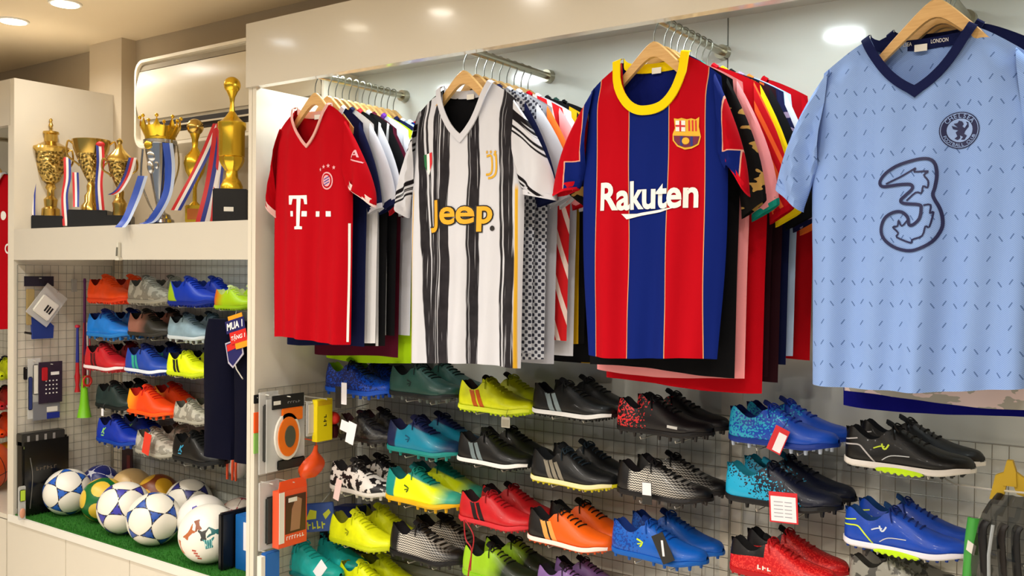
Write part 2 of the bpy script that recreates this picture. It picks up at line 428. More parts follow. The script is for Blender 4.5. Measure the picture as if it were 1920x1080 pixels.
# ------------------------------------------------------------ air conditioner
def rrect(x0, z0, x1, z1, r, n=6):
    out = []
    for cx, cz, a0 in ((x1-r, z1-r, 0), (x0+r, z1-r, 90), (x0+r, z0+r, 180), (x1-r, z0+r, 270)):
        for k in range(n+1): a = math.radians(a0+90*k/n); out.append((cx+r*math.cos(a), cz+r*math.sin(a)))
    return out
ax = Q(258, 150, 2.25).x; az = 1.45+.862
ACW = 1.12
ac = thing('air_conditioner', 'cream wall air conditioner with rounded corners behind the trophies', 'air conditioner', (ax, 2.46, az-.36))
M_ac = mat('ac_plastic', '#ddd2bb', .35)
MB().prism(rrect(0, 0, ACW, .36, .055), 'y', -.205, -.001).build('body', M_ac, ac)
fr = rrect(.0, .0, ACW, .36, .055); inn = rrect(.012, .012, ACW-.012, .348, .045); b = MB(); n = len(fr)
b.add([(p[0], -.225, p[1]) for p in fr]+[(p[0], -.225, p[1]) for p in inn]+[(p[0], -.205, p[1]) for p in fr]+[(p[0], -.205, p[1]) for p in inn],
      [(i, (i+1) % n, n+(i+1) % n, n+i) for i in range(n)]+[(i, (i+1) % n, 2*n+(i+1) % n, 2*n+i) for i in range(n)]+[(n+i, n+(i+1) % n, 3*n+(i+1) % n, 3*n+i) for i in range(n)])
b.build('rim', mat('ac_rim', '#efe6d2', .3), ac)
rows = []
for k in range(9):
    t = k/8; z = .315-.20*t; y = -.212-.022*math.sin(PI*t)*.8
    rows.append([(.016, y, z), (ACW-.02, y, z)])
MB().grid(rows).build('front_panel', M_ac, ac)
MB().box((.02, -.211, .318), (ACW-.02, -.206, .338)).build('shadow_strip', mat('ac_painted_shadow', '#9c917c', .7), ac)  # grey strip paints the shadow line inside the top rim
MB().box((.12, -.215, .055), (ACW-.02, -.2055, .10)).build('outlet', mat('ac_outlet_dark', '#1c1512', .6), ac)
MB().box((.13, -.224, .073), (ACW-.03, -.214, .079)).build('louvre', M_ac, ac)
MB().box((.13, -.221, .012), (1.12, -.206, .050), bev=.003).build('lower_panel', M_ac, ac)

# ------------------------------------------------------------ rails and hangers
ZRAIL = ZR+.607
RAILS = [(-2.162, 'red shirt'), (-1.572, 'black and white striped shirt'), (-1.008, 'blue and red striped shirt'), (-.405, 'pale blue shirt')]
for x, d in RAILS:
    t = thing('clothes_rail', 'short steel rail running back to the wall above the %s' % d, 'rail', (x, YF+.018, ZRAIL))
    b = MB().tube([(0, 0, 0), (0, YB-YF-.026, 0)], .0105, 14).build('tube', M_chrome, t)
    MB().tube([(0, YB-YF-.040, 0), (0, YB-YF-.019, 0)], [.019, .021], 18).build('flange', M_chrome, t)
    MB().tube([(0, 0, .0), (0, .010, 0)], .017, 16).build('flange', M_chrome, t)
wn = NT('pale_wood', .45); wv = wn.vec(wn.ma('MULTIPLY', wn.x, 6), wn.ma('MULTIPLY', wn.y, 30), wn.ma('MULTIPLY', wn.z, 60))
M_wood = wn.done(wn.mix(wn.noise(4, wv, 3), '#c08f4e', '#e0b878'))
_hm = {}
def hanger(x, y, label, group=None, W=.115, skip_wood=False, hk=.0016):
    """apex of the wood at ZR+.553"""
    za = ZR+.553
    t = thing('wooden_hanger', label, 'hanger', (x, y, za), group=group)
    if W not in _hm:
        cs = []
        for i in range(25):
            s = -1+2*i/24; xx = s*W; zc = -.020-1.02*(math.sqrt(xx*xx+.018**2)-.018); th = .0185*(1-.42*abs(s)); dy = .0058; bow = .0
            cs.append([(xx, bow-dy, zc-th), (xx, bow-dy, zc+th*.8), (xx, bow-dy*.4, zc+th), (xx, bow+dy*.4, zc+th), (xx, bow+dy, zc+th*.8), (xx, bow+dy, zc-th)])
        m = MB().grid(cs, closed=True); n = 6
        m.add(cs[0], [tuple(range(6))]); m.add(cs[-1], [tuple(range(6))])
        ob = m.build('hanger_arms', M_wood, t, weld=True); _hm[W] = ob.data
    else:
        ob = bpy.data.objects.new('hanger_arms', _hm[W]); COL.objects.link(ob); ob.parent = t
    if hk not in _hm:
        R = .0135; zc = ZRAIL-za
        pts = [(0, 0, -.01), (0, 0, .014), (.003, 0, .026), (R*.95, 0, zc-.009)]
        for k in range(13):
            a = math.radians(-25+k*215/12); pts.append((R*math.cos(a), 0, zc+R*math.sin(a)))
        hb = MB().tube(pts, hk, 6).build('hook', M_steel, t); _hm[hk] = hb.data
    else:
        hb = bpy.data.objects.new('hook', _hm[hk]); COL.objects.link(hb); hb.parent = t
    return t

# ------------------------------------------------------------ shirts (origin: neck-shoulder height at the collar centre)
class Shirt:
    def __init__(s, label, loc, body, sleeve=None, collar=None, cuff=None, back=None, W=.19, L=.71, d=.05, nw=.078, drop=.115, neck='v',
                 cw=.015, sh=.055, seed=0, hi=True, group=None, cuffs=None, fold=.006, Wh=None, name='football_shirt', cuffw=.012, skew=0, category='shirt', inside=None, hemw=0):
        s.loc = Vector(loc); R = random.Random(seed); sleeve = sleeve or body; collar = collar or body; cuff = cuff or sleeve; back = back or body
        t = s.t = thing(name, label, category, loc, group=group)
        Wh = Wh or W*.97
        Ns, Nt = (60, 44) if hi else (26, 16)
        ph = [R.uniform(0, 6.28) for _ in range(6)]
        def Wt(q): return interp(q, [0, .35, .66, .85, 1], [Wh, W*.985, W, W*.95, W*.90])
        WT = W*.90
        def top(x, front):
            ax_ = abs(x)
            if ax_ >= nw: return -sh*((ax_-nw)/(WT-nw))**1.25
            if front: return -(drop*(.45*(1-ax_/nw)+.55*(1-(ax_/nw)**2.3)) if neck == 'v' else drop*math.sqrt(max(0, 1-(ax_/nw)**2.4)))
            return -.012*math.sqrt(max(0, 1-(ax_/nw)**2))
        s.top = top
        def panel(front):
            rows = []; sg = -1 if front else 1
            for i in range(Nt+1):
                q = i/Nt; row = []
                for j in range(Ns+1):
                    u = -1+2*j/Ns; x = u*Wt(q); tz = top(u*WT, front); hem = -L - .006*math.sin(u*2.2+ph[0]) + skew*u
                    z = hem+q*(tz-hem); A = max(0, 1-abs(u)**3.2)**.5
                    B = 1-sst(.86, 1, q)**1.6*sst(nw*.75, nw*1.15, abs(u*WT))
                    y = sg*d/2*A*B
                    fo = fold*A*(1-.75*q)
                    y += fo*math.sin(u*(6.5 if front else 5.2)+ph[1]+1.2*q)+fo*.8*math.sin(u*14+ph[2]-2.5*q)
                    y += fold*.35*A*math.sin(9*q+u*5+ph[3])*sst(0, .25, q)*(1-sst(.75, 1, q))
                    row.append((x, y, z))
                rows.append(row)
            return rows
        fr = panel(True); bk = panel(False)
        m = MB().grid(fr, 0); m.grid(bk, 1)
        s.torso = m.build('torso', [body, back], t, weld=True)
        # sleeves
        s.sl = []
        cuffs = cuffs or {}
        for sg in (-1, 1):
            (ox, oz), (ix, iz) = cuffs.get(sg, ((.262, -.305), (.192, -.345)))
            sx = W/.19; ox *= sx; ix *= sx
            P0 = Vector((WT*.93, 0, -sh*.9)); P1 = Vector((ox-.006, 0, (oz-sh)*.55)); P2 = Vector((ox, 0, oz))
            B0 = Vector((W*.93, 0, -.255)); B1 = Vector((W*1.0, 0, -.29)); B2 = Vector((ix, 0, iz))
            nr = 16 if hi else 9; nc = 20 if hi else 12; rows = []; cf = []
            for i in range(nr+1):
                q = i/nr; a = P0*(1-q)**2+P1*2*q*(1-q)+P2*q*q; b_ = B0*(1-q)**2+B1*2*q*(1-q)+B2*q*q; c = (a+b_)/2; hv = (a-b_)/2; row = []
                dep = d*(.36+.16*q)
                for k in range(nc):
                    an = 2*PI*k/nc; e = hv*math.cos(an); yy = dep*math.sin(an)*(1 if math.sin(an) < 0 else .9)
                    w1 = fold*.9*math.sin(7*q+3*math.cos(an)+ph[4]+sg)*abs(math.sin(an))
                    row.append(((c.x+e.x)*sg, yy+w1-.15*d, c.z+e.z))
                rows.append(row)
            so = MB().grid(rows, closed=True).build('sleeve', sleeve, t); s.sl.append(so)
            last = rows[-1]; prv = rows[-2]; dv = Vector(((P2-P1)+(B2-B1))).normalized(); dv.x *= sg
            c = Vector([sum(p[i] for p in last)/nc for i in range(3)])
            r0 = [tuple(Vector(p)+(Vector(p)-c)*.03-dv*cuffw) for p in last]; r1 = [tuple(Vector(p)+(Vector(p)-c)*.035+dv*.001) for p in last]
            r2 = [tuple(Vector(p)-(Vector(p)-c)*.05+dv*.001) for p in last]; r3 = [tuple(Vector(p)-(Vector(p)-c)*.06-dv*.02) for p in last]
            MB().grid([r0, r1, r2, r3], closed=True).build('cuff', cuff, so)
        # collar
        ring = []
        M = 34 if hi else 18
        for k in range(M+1):
            x = -nw+2*nw*k/M; z = top(x, True); ring.append((x, z))
        cf = []
        def yat(x, front):
            u = x/WT; A = max(0, 1-abs(u)**3.2)**.5; B = 1-sst(nw*.75, nw*1.15, abs(x)); return (-1 if front else 1)*d/2*A*B
        fpts = []
        for k, (x, z) in enumerate(ring):
            a = Vector((ring[min(k+1, M)][0]-ring[max(k-1, 0)][0], ring[min(k+1, M)][1]-ring[max(k-1, 0)][1])).normalized(); nrm = Vector((a.y, -a.x))
            if k == M//2 and neck == 'v': nrm = Vector((0, -1.35))
            fpts.append((x, yat(x, True), z, nrm))
        tb_ = bvh_of(s.torso)
        def hy(x_, z_, dflt):
            h_ = tb_.ray_cast(Vector((x_, -.5, z_)), Vector((0, 1, 0))); return min(dflt, h_[0].y) if h_[0] is not None and h_[0].y < 0 else dflt
        f2 = []
        for x, y, z, nn in fpts: f2.append((x, min(y, hy(x+nn.x*cw*.5, z+nn.y*cw*.5, y), hy(x+nn.x*cw*1.1, z+nn.y*cw*1.1, y)), z, nn))
        fpts = [(f2[i][0], min(f2[max(i-1, 0)][1], f2[i][1], f2[min(i+1, M)][1]), f2[i][2], f2[i][3]) for i in range(M+1)]
        rows = []
        for x, y, z, nn in fpts:
            yo = y-.0035
            rows.append([(x, yo+.002, z+.002), (x, yo-.001, z+.002), (x+nn.x*cw, yo-.0012, z+nn.y*cw), (x+nn.x*cw, yo+.003, z+nn.y*cw)])
        def wrap(rows, sg_):
            e = rows[-1] if sg_ > 0 else rows[0]; out = []
            for f_, dz in ((.55, .004), (0.0, .005)): out.append([(p[0]+sg_*.001, p[1]*f_, p[2]+dz) for p in e])
            return rows+out if sg_ > 0 else out[::-1]+rows
        rows = wrap(wrap(rows, 1), -1)
        MB().grid(rows, closed=True).build('collar', collar, t)
        rows = []
        for k in range(M+1):
            x = -nw+2*nw*k/M; z = top(x, False); y = yat(x, False); y2 = y-.004
            rows.append([(x, y2, z+.004), (x, y+.001, z+.004), (x, y+.001, z-.018), (x, y2, z-.018)])
        rows = wrap(wrap(rows, 1), -1)
        s.cb = MB().grid(rows, closed=True).build('back_collar', collar, t)
        if hi:
            MB().box((-.012, d/2-.010, -.034), (.012, d/2-.0085, -.020)).build('size_label', M_white, t)
        s.bvh = bvh_of(s.torso, *s.sl)
    def P(s, px, py, Y=None):
        q = Q(px, py, (Y or s.loc.y-.025)); return (q.x-s.loc.x, q.z-s.loc.z)
    def put(s, name, shape, m, off=.0015, label=None, lim=.012):
        par = s.t; pre = name.split('_')[0]
        if getattr(s, 'last', None) is not None and s.lastn == pre and name != pre and pre in ('crest', 'shield'): par = s.last
        o = decal(name, shape, m, par, s.bvh, off, lim, label=label)
        if name in ('crest', 'flag_shield'): s.last = o; s.lastn = {'crest': 'crest', 'flag_shield': 'shield'}[name]
        return o
    def stroke(s, name, pts, wd, m, closed=False, off=.0015, sm=4, label=None): return s.put(name, ribbon2d([s.P(*p) for p in pts], wd, closed, sm), m, off, label)
    def poly(s, name, pts, m, off=.0015, label=None): return s.put(name, poly2d([s.P(*p) for p in pts]), m, off, label)

def cloth(name, c, **k): return mat(name, c, .9, bump=.25, bscale=900, spec=.12, **k)
YS = 1.985
W_ = cloth('white_jersey', '#cccdd6'); NAVY = cloth('navy_jersey', '#10163c'); BLK = cloth('black_jersey', '#0b0b0e'); RED = cloth('red_jersey', '#ae0011')
DKRED = cloth('dark_red_jersey', '#a3020f'); MAROON = cloth('maroon_jersey', '#4e0c22'); LIME = cloth('lime_jersey', '#b4e617'); BLUE = cloth('royal_blue_jersey', '#0c3aa0')
PINK = cloth('pink_jersey', '#f0969a'); TEAL = cloth('teal_trim', '#158a78'); YEL = cloth('yellow_jersey', '#f2d30c'); SILV = cloth('silver_jersey', '#c9ccd6')
GREEN = cloth('dark_green_jersey', '#1f3a33'); ORNG = cloth('orange_jersey', '#e8702a'); GREY = cloth('grey_jersey', '#a9aab4'); LBL = cloth('pale_blue_jersey', '#b8cff0')
P_white = mat('white_print', '#f2efec', .6); P_navy = mat('navy_print', '#141a4a', .6); P_gold = mat('gold_print', '#d8a520', .5); P_yel = mat('amber_print', '#eaa81c', .6)
P_black = mat('black_print', '#141010', .6); P_red = mat('red_print', '#d01020', .6); P_green = mat('green_print', '#136a38', .6); P_pink = mat('pale_pink_print', '#e9b9b6', .6)

# --- red shirt
x0 = Q(578, 283, YS-.02).x
s1 = Shirt('bright red shirt with white V collar, frontmost on the leftmost visible rail', (x0, YS, ZR+.507), RED, collar=cloth('white_red_collar', '#d9a49c'), cuff=cloth('white_cuff', '#e8c9c4'),
           back=DKRED, W=.172, L=.715, drop=.118, nw=.074, cw=.007, sh=.06, seed=2, fold=.009, cuffs={-1: ((.202, -.27), (.172, -.335)), 1: ((.30, -.315), (.19, -.25))}, cuffw=.006)
hanger(-2.158, YS, 'pale wooden hanger inside the red shirt on the front of its rail', W=.092)
x_, z_ = s1.P(546, 432)
s1.put('sponsor_letter', merge2d([poly2d([s1.P(*p) for p in ((546,367),(575,366),(576,383),(572,383),(570,373),(565,372),(565,424),(570,425),(570,430),(554,430),(554,425),(558,424),(558,373),(552,373),(550,384),(546,384))])]), P_white)
for a in (548, 568, 588, 611): s1.poly('sponsor_dot', [(a, 396), (a+8 if a > 550 else a+4, 396), (a+8 if a > 550 else a+4, 406), (a, 406)], P_white)
cx, cz = s1.P(614, 339)
P_rose = mat('rose_print', '#e6a4ac', .6)
s1.put('crest', disc2d(cx, cz, .023, .0265), P_rose, label='round club crest, rose ring with a lozenge centre'); s1.put('crest_ring', disc2d(cx, cz, .0185, .022), RED, .002); s1.put('crest_centre', disc2d(cx, cz, .014, .017), P_rose, .0025)
for k in (-1, 0, 1):
    s1.put('crest_lozenge', ribbon2d([(cx-.010, cz+k*.008-.004), (cx+.010, cz+k*.008+.004)], .003, sm=1), mat('blue_print', '#31449a', .6), .003)
def star2(cx, cz, r, n=5, inner=.42, rot=PI/2):
    return poly2d([(cx+(r if k % 2 == 0 else r*inner)*math.cos(rot+PI*k/n), cz+(r if k % 2 == 0 else r*inner)*math.sin(rot+PI*k/n)) for k in range(2*n)])
for a, b in ((601, 318), (609, 313), (617, 311), (626, 314)): s1.put('star', star2(*s1.P(a, b), .007), P_rose)
a0 = s1.P(658, 296); a1 = s1.P(683, 279)
s1.put('sleeve_lettering', textbox('AR', a0[0], a0[1], a1[0], a1[1], .01), P_rose); s1.stroke('sleeve_line', [(657, 299), (682, 306)], .004, P_rose)
for side in (-1, 1):
    s1.put('side_piping', ribbon2d([(side*.172*.97, -.36), (side*.172*.955, -.54), (side*.172*.94, -.712)], .005), P_white)

# --- black and white striped shirt
j = NT('painted_stripe_jersey', .85, spec=.12)
wob = j.ma('MULTIPLY', j.ma('SUBTRACT', j.noise(5, j.vec(0, 0, j.z), 3), .5), .022)
xs = j.ma('ADD', j.x, wob)
stk = j.noise(1, j.vec(j.ma('MULTIPLY', j.x, 260), 0, j.ma('MULTIPLY', j.z, 5)), 2)
def band(nt, xs, c, hw, slope=0.0):
    dx = nt.ma('ABSOLUTE', nt.ma('SUBTRACT', nt.ma('ADD', xs, nt.ma('MULTIPLY', nt.z, slope)), c)); return nt.mr(dx, hw+.0012, hw-.0012)
bs = None
for c, hw, sl in ((-.155, .014, .06), (-.128, .004, .05), (-.088, .0105, -.01), (-.0735, .003, -.01), (-.049, .0165, -.015), (.028, .003, 0), (.045, .0135, .0), (.131, .004, 0), (.150, .0155, .01)):
    q = band(j, xs, c, hw, sl); bs = q if bs is None else j.ma('MAXIMUM', bs, q)
gap = j.mr(stk, .32, .37)
dark = j.mix(j.noise(30, detail=3), '#121014', '#353236')
c = j.mix(j.ma('MULTIPLY', bs, j.ma('MAXIMUM', gap, .15)), '#cccdd5', dark)
ye = j.ma('MAXIMUM', band(j, j.x, -.1775, .0022), band(j, j.x, .1775, .0042)); ye = j.ma('MULTIPLY', ye, j.mr(j.z, -.27, -.29))
M_juv = j.done(j.mix(ye, c, '#d8a72c'))
js = NT('painted_stripe_sleeve', .85, spec=.12)
zz = js.ma('ADD', js.z, js.ma('MULTIPLY', js.ma('ABSOLUTE', js.x), .75)); 
st = js.noise(1, js.vec(js.ma('MULTIPLY', js.x, 8), 0, js.ma('MULTIPLY', zz, 170)), 2)
bsv = None
for c_, hw in ((.03, .013), (.001, .0035), (-.011, .0028), (-.115, .006), (-.130, .0035), (-.142, .003)):
    dxx = js.ma('ABSOLUTE', js.ma('SUBTRACT', zz, c_)); q = js.mr(dxx, hw+.001, hw-.001); bsv = q if bsv is None else js.ma('MAXIMUM', bsv, q)
M_juvs = js.done(js.mix(js.ma('MULTIPLY', bsv, js.mr(st, .35, .42)), '#cccdd5', '#151216'))
x0 = Q(866, 262, YS-.02).x
s2 = Shirt('white shirt with black brushed stripes and amber lettering', (x0, YS, ZR+.508), M_juv, sleeve=M_juvs, collar=W_, cuff=W_, back=BLK, W=.192, L=.752, drop=.135, nw=.08, cw=.016, sh=.06, neck='v', seed=5, fold=.009,
           cuffs={-1: ((.235, -.315), (.20, -.35)), 1: ((.292, -.32), (.195, -.30))})
hanger(-1.578, YS, 'pale wooden hanger inside the black and white striped shirt')
a = s2.P(803, 424); b = s2.P(925, 370)
s2.put('sponsor_outline', textbox('Jeep', a[0]-.003, a[1]-.021, b[0], b[1]+.003, .062, ref=('Jeep', .062)), P_black, .0016, label='dark outline of the amber lettering')
s2.put('sponsor_lettering', textbox('Jeep', a[0], a[1]-.018, b[0]-.003, b[1], .022, ref=('Jeep', .022)), P_yel, .0030, label='bold amber letters')
s2.put('sponsor_dot', disc2d(*s2.P(922, 428), .007), P_black)
pts = [(792+3, 289), (807, 285), (807, 308), (801, 327), (795, 315)]
s2.poly('flag_shield', [(793, 291), (808, 285), (808, 306), (801, 328), (794, 312)], P_white, label='small tricolour shield')
s2.poly('shield_green', [(793, 291), (798, 289), (798, 321), (794, 312)], P_green, .002); s2.poly('shield_red', [(803, 287), (808, 285), (808, 306), (803, 320)], P_red, .002)
s2.stroke('crest', [(910, 293), (921, 293), (922, 318), (917, 326), (908, 327)], .006, P_gold, label='gold letter J crest')
s2.stroke('crest_line', [(926, 291), (930, 291), (930, 320), (924, 331), (913, 334)], .006, P_gold)
for a_ in (911, 920, 929): s2.put('star', star2(*s2.P(a_, 285), .006), P_gold)

# --- blue and red striped shirt
b = NT('blue_red_stripe_jersey', .85, spec=.12)
def mp(x): return (x+.25)/.5
R_, B_, Y_ = '#b20014', '#071d6c', '#d6a070'
f = b.ma('MULTIPLY', b.ma('ADD', b.x, .25), 2.0)
eg = []
lst = [(-.25, B_)]
for e, c_ in ((-.141, R_), (-.0525, B_), (.0525, R_), (.139, B_)): lst += [(e-.0014, Y_), (e+.0014, c_)]
M_bar = b.done(b.ramp(f, [(mp(p), c_) for p, c_ in lst]))
bsv = NT('blue_red_sleeve', .85, spec=.12)
xx = bsv.ma('ABSOLUTE', bsv.x); zz = bsv.ma('ADD', bsv.z, bsv.ma('MULTIPLY', xx, .55))
lowz = bsv.ma('SUBTRACT', bsv.z, bsv.ma('MULTIPLY', xx, -.55))
def sreg(g_):
    lo = bsv.ma('MAXIMUM', bsv.ma('GREATER_THAN', bsv.z, -.232-g_), bsv.ma('GREATER_THAN', xx, .226-g_))
    return bsv.ma('MULTIPLY', bsv.ma('MULTIPLY', bsv.ma('GREATER_THAN', xx, .184-g_), bsv.ma('LESS_THAN', bsv.ma('ADD', bsv.z, bsv.ma('MULTIPLY', xx, .85)), .058+g_)), lo)
reg = sreg(0); reg2 = sreg(.0028)
M_bars = bsv.done(bsv.mix(reg, bsv.mix(reg2, B_, '#d8a08a'), R_))
x0 = Q(1217, 210, YS-.02).x
s3 = Shirt('blue and red vertically striped shirt with round yellow collar', (x0, YS, ZR+.513), M_bar, sleeve=M_bars, collar=YEL, cuff=cloth('red_cuff', '#c80c20'), back=cloth('deep_blue_jersey', '#0b1866'), W=.188, L=.705, Wh=.168,
           drop=.118, nw=.079, cw=.020, sh=.062, neck='round', seed=9, fold=.008, cuffs={-1: ((.275, -.315), (.20, -.30)), 1: ((.245, -.335), (.19, -.25))}, cuffw=.005)
hanger(-1.008, YS, 'pale wooden hanger in the round yellow collar')
a = s3.P(1126, 396); b_ = s3.P(1307, 333)
s3.put('sponsor_lettering', textbox('Rakuten', a[0], a[1]+.0, b_[0], a[1]+.068, .028), P_white, .0025, label='bold white letters')
s3.poly('sponsor_swoosh', [(1163, 401), (1195, 401), (1276, 387), (1240, 398), (1172, 411)], P_white, .0025)
P_crest = mat('crest_gold', '#e7b528', .55); P_claret = mat('claret_print', '#6e0c3c', .6); P_dblue = mat('deep_blue_print', '#1a2a7a', .6)
def cq(x, y): return (1000+x/2.7, y/2.7)
shp = [cq(*p) for p in ((715,600),(735,603),(750,597),(775,603),(795,597),(815,603),(835,590),(832,640),(842,690),(830,730),(795,750),(765,757),(730,742),(708,712),(708,680),(720,650))]
s3.put('crest', poly2d([s3.P(*p) for p in shp]), P_crest, .002, label='gold edged club crest in four fields')
s3.poly('crest_field', [cq(724, 612), cq(768, 610), cq(768, 665), cq(724, 665)], P_white, .003)
s3.poly('crest_cross', [cq(742, 612), cq(750, 612), cq(750, 665), cq(742, 665)], P_red, .0036); s3.poly('crest_cross', [cq(724, 634), cq(768, 634), cq(768, 643), cq(724, 643)], P_red, .0036)
for k in range(3): s3.poly('crest_stripe', [cq(782+k*16, 608), cq(789+k*16, 607), cq(789+k*16, 662), cq(782+k*16, 662)], P_red, .003)
s3.poly('crest_lower', [cq(714, 688), cq(836, 688), cq(824, 725), cq(795, 740), cq(765, 746), cq(735, 735), cq(716, 712)], P_claret, .003)
s3.poly('crest_stripe', [cq(745, 690), cq(757, 690), cq(757, 740), cq(745, 736)], P_dblue, .0034); s3.poly('crest_stripe', [cq(790, 690), cq(802, 690), cq(802, 736), cq(790, 740)], P_dblue, .0034)
s3.put('crest_ball', disc2d(*s3.P(*cq(770, 713)), .008), P_crest, .004)

# --- pale blue shirt
cdn = NT('pale_blue_dash_jersey', .85, spec=.12)
U_ = cdn.ma('MULTIPLY', cdn.x, 1/.0385); V_ = cdn.ma('MULTIPLY', cdn.z, 1/.043)
tot = None
for par, ang, ou, ov in ((0, .95, .0, .0), (1, -.95, .5, .12)):
    uu = cdn.ma('SUBTRACT', cdn.ma('FRACT', cdn.ma('ADD', U_, 100+ou)), .5); vv_ = cdn.ma('SUBTRACT', cdn.ma('FRACT', cdn.ma('ADD', V_, 100+ov)), .5)
    ca, sa = math.cos(ang), math.sin(ang)
    al = cdn.ma('ADD', cdn.ma('MULTIPLY', uu, ca), cdn.ma('MULTIPLY', vv_, sa)); ac_ = cdn.ma('SUBTRACT', cdn.ma('MULTIPLY', vv_, ca), cdn.ma('MULTIPLY', uu, sa))
    dsh = cdn.ma('MULTIPLY', cdn.ma('LESS_THAN', cdn.ma('ABSOLUTE', al), .14), cdn.ma('LESS_THAN', cdn.ma('ABSOLUTE', ac_), .028))
    # drop some dashes in alternate rows
    row = cdn.ma('FLOOR', cdn.ma('ADD', V_, 100+ov)); keep = cdn.ma('GREATER_THAN', cdn.ma('FRACT', cdn.ma('ADD', cdn.ma('MULTIPLY', row, .3333), par*.34)), .3)
    dsh = cdn.ma('MULTIPLY', dsh, keep); tot = dsh if tot is None else cdn.ma('MAXIMUM', tot, dsh)
hb = cdn.ma('ABSOLUTE', cdn.ma('SUBTRACT', cdn.ma('FRACT', cdn.ma('ADD', cdn.ma('MULTIPLY', cdn.x, 26), 50)), .5))
hz = cdn.ma('SINE', cdn.ma('ADD', cdn.ma('MULTIPLY', cdn.z, 1600), cdn.ma('MULTIPLY', hb, 55)))
basec = cdn.mix(cdn.mr(hz, -1, 1, 0, 1), '#7c9bd6', '#90aee4')
cdn.bump(hz, .12, .001)
M_che = cdn.done(cdn.mix(cdn.ma('MULTIPLY', tot, .75), basec, '#35538c'))
x0 = Q(1717, 170, YS-.02).x
s4 = Shirt('pale blue shirt with navy V collar and large outlined numeral', (x0, YS, ZR+.49), M_che, collar=cloth('navy_collar', '#141b45'), cuff=M_che, W=.207, L=.708, drop=.112, nw=.092, cw=.0165, sh=.06, neck='v', seed=13, fold=.014, skew=.011,
           cuffs={-1: ((.258, -.30), (.205, -.35)), 1: ((.29, -.32), (.22, -.34))}, d=.055)
hanger(-.393, YS, 'pale wooden hanger in the navy V collar at the right', W=.120)
num = [(1652,345),(1656,335),(1668,323),(1689,310),(1720,300),(1744,299),(1755,309),(1758,330),(1755,352),(1752,368),(1763,390),(1768,410),(1766,430),(1750,454),(1723,468),(1700,470),(1676,463),(1658,448),(1653,430),(1660,410),(1676,399),(1692,398),(1704,408),(1707,422),(1717,421),(1728,410),(1731,392),(1727,385),(1697,382),(1691,376),(1700,367),(1713,355),(1710,347),(1690,347),(1660,351)]
s4.put('sponsor_numeral', ribbon2d([s4.P(*p) for p in num], .0062, True, 4), P_navy, .002, label='large outlined figure three')
s4.stroke('sponsor_flame', [(1664,346),(1690,333),(1719,316),(1716,323),(1743,322),(1735,329),(1743,340),(1742,353),(1734,350),(1731,363),(1720,362),(1702,377)], .0034, P_navy, sm=3)
s4.stroke('sponsor_flame', [(1735,386),(1748,385),(1747,401),(1753,398),(1746,426),(1739,425),(1733,443),(1713,450),(1711,456),(1682,445),(1685,437),(1675,426),(1684,424),(1686,413),(1692,424),(1703,414)], .0034, P_navy, sm=3)
cx, cz = s4.P(1798, 243)
r = .0355
P_lb = mat('pale_blue_print', '#8fabe0', .7)
s4.put('crest', disc2d(cx, cz, r, n=36), P_navy, .0015, label='round navy club crest with rampant lion'); s4.put('crest_ring', ring2d(cx, cz, r*.93, r*.93, .0012), P_lb, .002); s4.put('crest_centre', disc2d(cx, cz, r*.64), P_lb, .002)
lion = [(-.1,-.5),(-.25,-.42),(-.12,-.3),(-.2,-.1),(-.08,.0),(-.32,.08),(-.38,.25),(-.25,.2),(-.1,.14),(-.3,.35),(-.12,.38),(-.05,.5),(.1,.45),(.18,.3),(.1,.2),(.22,.1),(.35,.3),(.28,.42),(.4,.38),(.42,.15),(.25,-.05),(.2,-.2),(.34,-.3),(.22,-.5),(.05,-.48),(.15,-.35),(.0,-.25),(.02,-.4)]
s4.put('crest_lion', poly2d([(cx+p[0]*r*1.05, cz+p[1]*r*1.05) for p in lion]), P_navy, .003)
def arc_text(sh, txt, cx, cz, rad, size, a0, a1, m, flip=False):
    sp = []
    for i, ch in enumerate(txt):
        if ch == ' ': continue
        a = math.radians(a0+(a1-a0)*(i+.5)/len(txt)); v, f = text2d(ch, .01); mx = (min(p[0] for p in v)+max(p[0] for p in v))/2
        rt = a-PI/2 if not flip else a+PI/2
        vv = []
        for p in v:
            lx, ly = (p[0]-mx)*size, (p[1]-.35)*size; vv.append((cx+rad*math.cos(a)+lx*math.cos(rt)-ly*math.sin(rt), cz+rad*math.sin(a)+lx*math.sin(rt)+ly*math.cos(rt)))
        sp.append((vv, f))
    sh.put('crest_lettering', merge2d(sp), m, .003)
arc_text(s4, 'CHELSEA', cx, cz, r*.79, .0115, 150, 30, P_lb); arc_text(s4, 'FOOTBALL CLUB', cx, cz, r*.79, .0085, 200, 340, P_lb, True)
tb = decal('collar_lettering', merge2d([textbox('CHELSEA', -.05, -.020, -.018, -.012), textbox('LONDON', .018, -.020, .05, -.012)]), P_white, s4.t, bvh_of(s4.cb), .0015)

